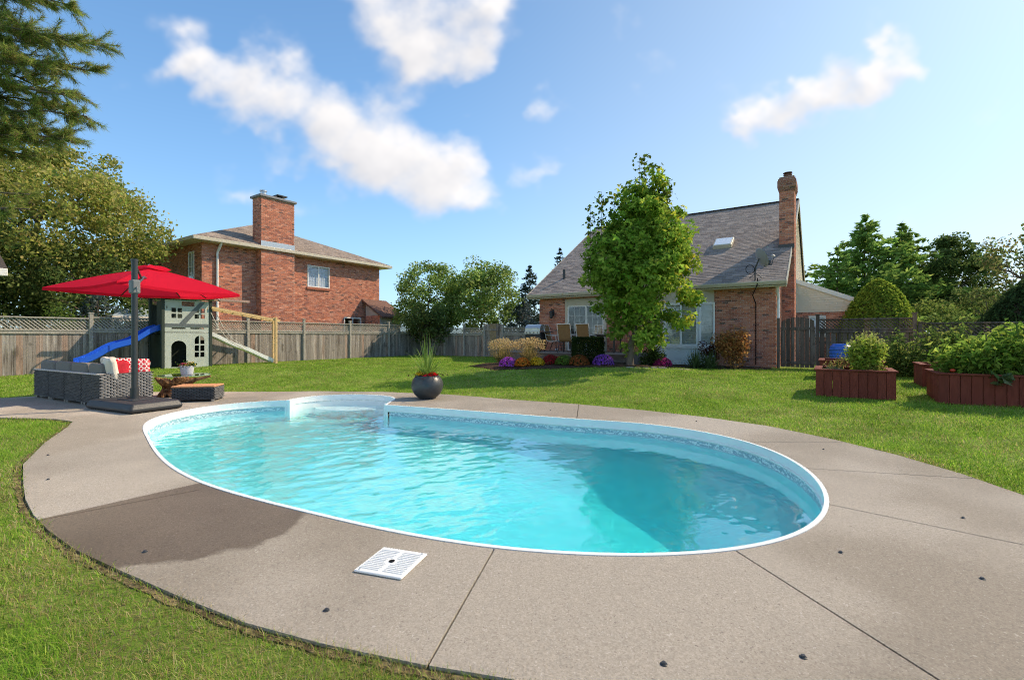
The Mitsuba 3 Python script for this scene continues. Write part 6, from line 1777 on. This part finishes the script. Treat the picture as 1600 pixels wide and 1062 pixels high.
YG = [(.34, .45, .06), (.42, .50, .08), (.26, .38, .055), (.48, .54, .11)]
TOM = [(.188, .312, .050), (.288, .413, .069), (.138, .237, .040), (.375, .475, .088)]
leafy_plant('basil_plant', 'tall bright yellow-green basil bush in the nearest left raised bed', RB1((.80, .62, .42)), .74, .32, 90, .08, YG, rng, per=40, tip=[(.46, .48, .16), (.40, .44, .13)])
leafy_plant('herb_plant', 'low pale yellow herb at the right front of the basil bed', RB1((.95, .38, .42)), .20, .22, 16, .05, [(.30, .30, .06), (.36, .30, .08), (.2, .22, .05)], rng, per=14)
leafy_plant('herb_plant', 'grey-green creeping herb at the left front of the basil bed', RB1((.26, .38, .42)), .14, .24, 22, .04, [(.17, .19, .13), (.13, .16, .09), (.22, .22, .14)], rng, per=14)
leafy_plant('herb_plant', 'yellow seeding stalks left of the basil bush', RB1((.30, .75, .42)), .30, .26, 14, .05, [(.36, .30, .09), (.28, .26, .07), (.42, .36, .14)], rng, per=12)
TL = ['tomato plant at the left front corner of the long red bed', 'tomato plant second from the left in the long red bed', 'tall tomato plant in the middle of the long red bed', 'tall tomato plant right of the middle in the long red bed', 'tomato plant at the cut right end of the long red bed', 'tomato plant at the back left of the long red bed', 'tomato plant at the back middle of the long red bed', 'tomato plant at the back right of the long red bed']
for k, (a, b, h) in enumerate(((.30, .42, .50), (.72, .36, .62), (1.15, .40, .84), (1.6, .42, .88), (2.1, .5, .86), (.45, .92, .58), (1.1, .95, .82), (1.75, .95, .92))):
    leafy_plant('tomato_plant', TL[k], RB2((a, b, .42)), h * 1.22, .42, 36, .125, TOM, rng, per=20, group='tomato plants in the long bed', aspect=.55)
# a trailing runner with a few fruits over the front
for k, (a, z, lab) in enumerate(((.20, .56, 'red tomato by the left corner of the long bed'), (1.22, .08, 'orange red tomato on the ground before the long bed'))):
    p = RB2((a, -.10 if k else .16, z))
    put('tomato', MB().superbox((.075, .075, .062), 1., 8, fr=Fr(p)), mat('tomato_red', (.46, .05, .02), .3, .5) if k == 0 else 'tomato_red', smooth=True, label=lab, cat='tomato')
leafy_plant('squash_plant', 'single broad pale leaf trailing over the front board of the long bed', RB2((.78, -.04, .40)), .16, .10, 4, .16, [(.20, .24, .13), (.14, .2, .07)], rng, per=4, aspect=.9)
leafy_plant('pepper_plant', 'leafy plants in the back bed behind the tomatoes', RB3((.9, .6, .40)), .55, .55, 30, .11, TOM, rng, per=20)
leafy_plant('lettuce_plant', 'low plants in the bed below the blue barrel', RB4((.7, .6, .40)), .22, .40, 20, .06, [(.12, .16, .04), (.2, .2, .06)], rng, per=12)
for k, (x, y, h, r, lab) in enumerate(((10.6, 12.6, 1.25, .75, 'dark leafy berry bush in front of the right fence, nearest the barrel'), (11.5, 12.2, 1.55, .70, 'tallest berry bush before the corner post of the right fence'), (12.3, 11.6, 1.2, .75, 'berry bush between corner post and tomatoes'), (13.2, 10.9, 1.15, .8, 'berry bush low against the lattice fence by the tomatoes'))):
    leafy_plant('berry_bush', lab, zb(x, y, 0), h, r, 46, .115, [(.09, .14, .035), (.13, .20, .045), (.20, .27, .06), (.27, .32, .08)], rng, per=30, cat='bush', group='berry bushes along the right fence', aspect=.65)
put('garden_stake', MB().tube([zb(12.6, 11.8, 0), zb(12.6, 11.8, 1.45)], .015, 6), 'old_wood', label='thin bare wooden stake among the berry bushes', cat='stake')

# ---------------------------------------------------------------- pine boughs reaching in at the top left
pt = thing('pine_tree', 'long-needled pine with boughs reaching in at the top left corner', 'tree')
rng = np.random.default_rng(91)
trunk = np.array([-13.4, 8.6, 0.])
tm = MB(); tm.tube([trunk + [0, 0, z] for z in (-.1, 2.5, 5, 7.5, 10, 12)], [.26, .24, .2, .16, .11, .05], 10)
TU, TD = [], []


def bough(a, b, n_tw, spread):
    a, b = np.array(a, float), np.array(b, float)
    q, rr = limb(rng, a, b, .05, .012, 8, .025); tm.tube(q, rr, 6)
    for k in range(n_tw):
        t = rng.uniform(.25, 1.0); i_ = min(int(t * 7), 6); p = q[i_] + (q[i_ + 1] - q[i_]) * (t * 7 - i_)
        d = (b - a) / np.linalg.norm(b - a) * .7 + rng.normal(size=3) * [.5, .5, .38]; d /= np.linalg.norm(d)
        L = spread * rng.uniform(.35, 1.0) * (1.15 - t * .6)
        e = p + d * L
        tm.tube([p, (p + e) / 2 + [0, 0, .02], e], [.010, .007, .004], 4, cap=False)
        for s in np.linspace(.45, 1, 4):
            TU.append(p + (e - p) * s); TD.append(d)


for (b, n_, sp) in (((-8.9, 10.0, 6.9), 95, .8), ((-9.2, 9.6, 6.2), 95, .8), ((-9.4, 9.9, 7.5), 95, .85), ((-8.9, 9.4, 7.9), 80, .8), ((-9.7, 10.2, 5.6), 90, .8), ((-9.9, 9.6, 8.2), 70, .8), ((-9.5, 9.2, 3.75), 36, .42), ((-9.7, 9.4, 4.1), 36, .45), ((-10.2, 10.0, 5.1), 70, .7), ((-10.2, 9.8, 6.9), 80, .8), ((-8.6, 9.7, 7.3), 90, .8), ((-9.0, 9.9, 5.9), 90, .75), ((-9.6, 9.5, 5.2), 70, .7), ((-9.3, 9.2, 6.6), 90, .8), ((-9.9, 9.4, 5.4), 80, .8), ((-10.1, 10.2, 6.3), 90, .85), ((-9.8, 9.3, 7.1), 90, .85), ((-9.0, 9.7, 5.3), 60, .6), ((-9.5, 10.4, 6.6), 80, .8)):
    bough((trunk[0], trunk[1], b[2] + .1 * rng.normal() + .3), b, n_, sp)
TU, TD = np.array(TU), np.array(TD)
nn = 30
n = len(TU) * nn
p = np.repeat(TU, nn, 0) + rng.normal(size=(n, 3)) * .018; dd = np.repeat(TD, nn, 0) * .9 + rng.normal(size=(n, 3)) * .6
dd /= np.linalg.norm(dd, axis=1, keepdims=True)
L = rng.uniform(.09, .17, n)[:, None]
s1 = np.cross(dd, rng.normal(size=(n, 3))); s1 /= np.linalg.norm(s1, axis=1, keepdims=True)
v = np.stack([p - s1 * .0042, p + s1 * .0042, p + dd * L - [0, 0, .015]], 1).reshape(-1, 3)
tone = np.repeat(rng.normal(1, .18, len(TU)), nn)
col = np.clip(pick_colors(rng, n, [(.22, .31, .07), (.31, .40, .09), (.15, .23, .05), (.38, .44, .12), (.34, .25, .13)], .15) * tone[:, None], .004, .9)
put(pt + '__needles', MB().add(v, np.arange(3 * n).reshape(-1, 3), np.repeat(col, 3, 0)), 'leafy')
put(pt + '__trunk', tm, 'bark', smooth=50)
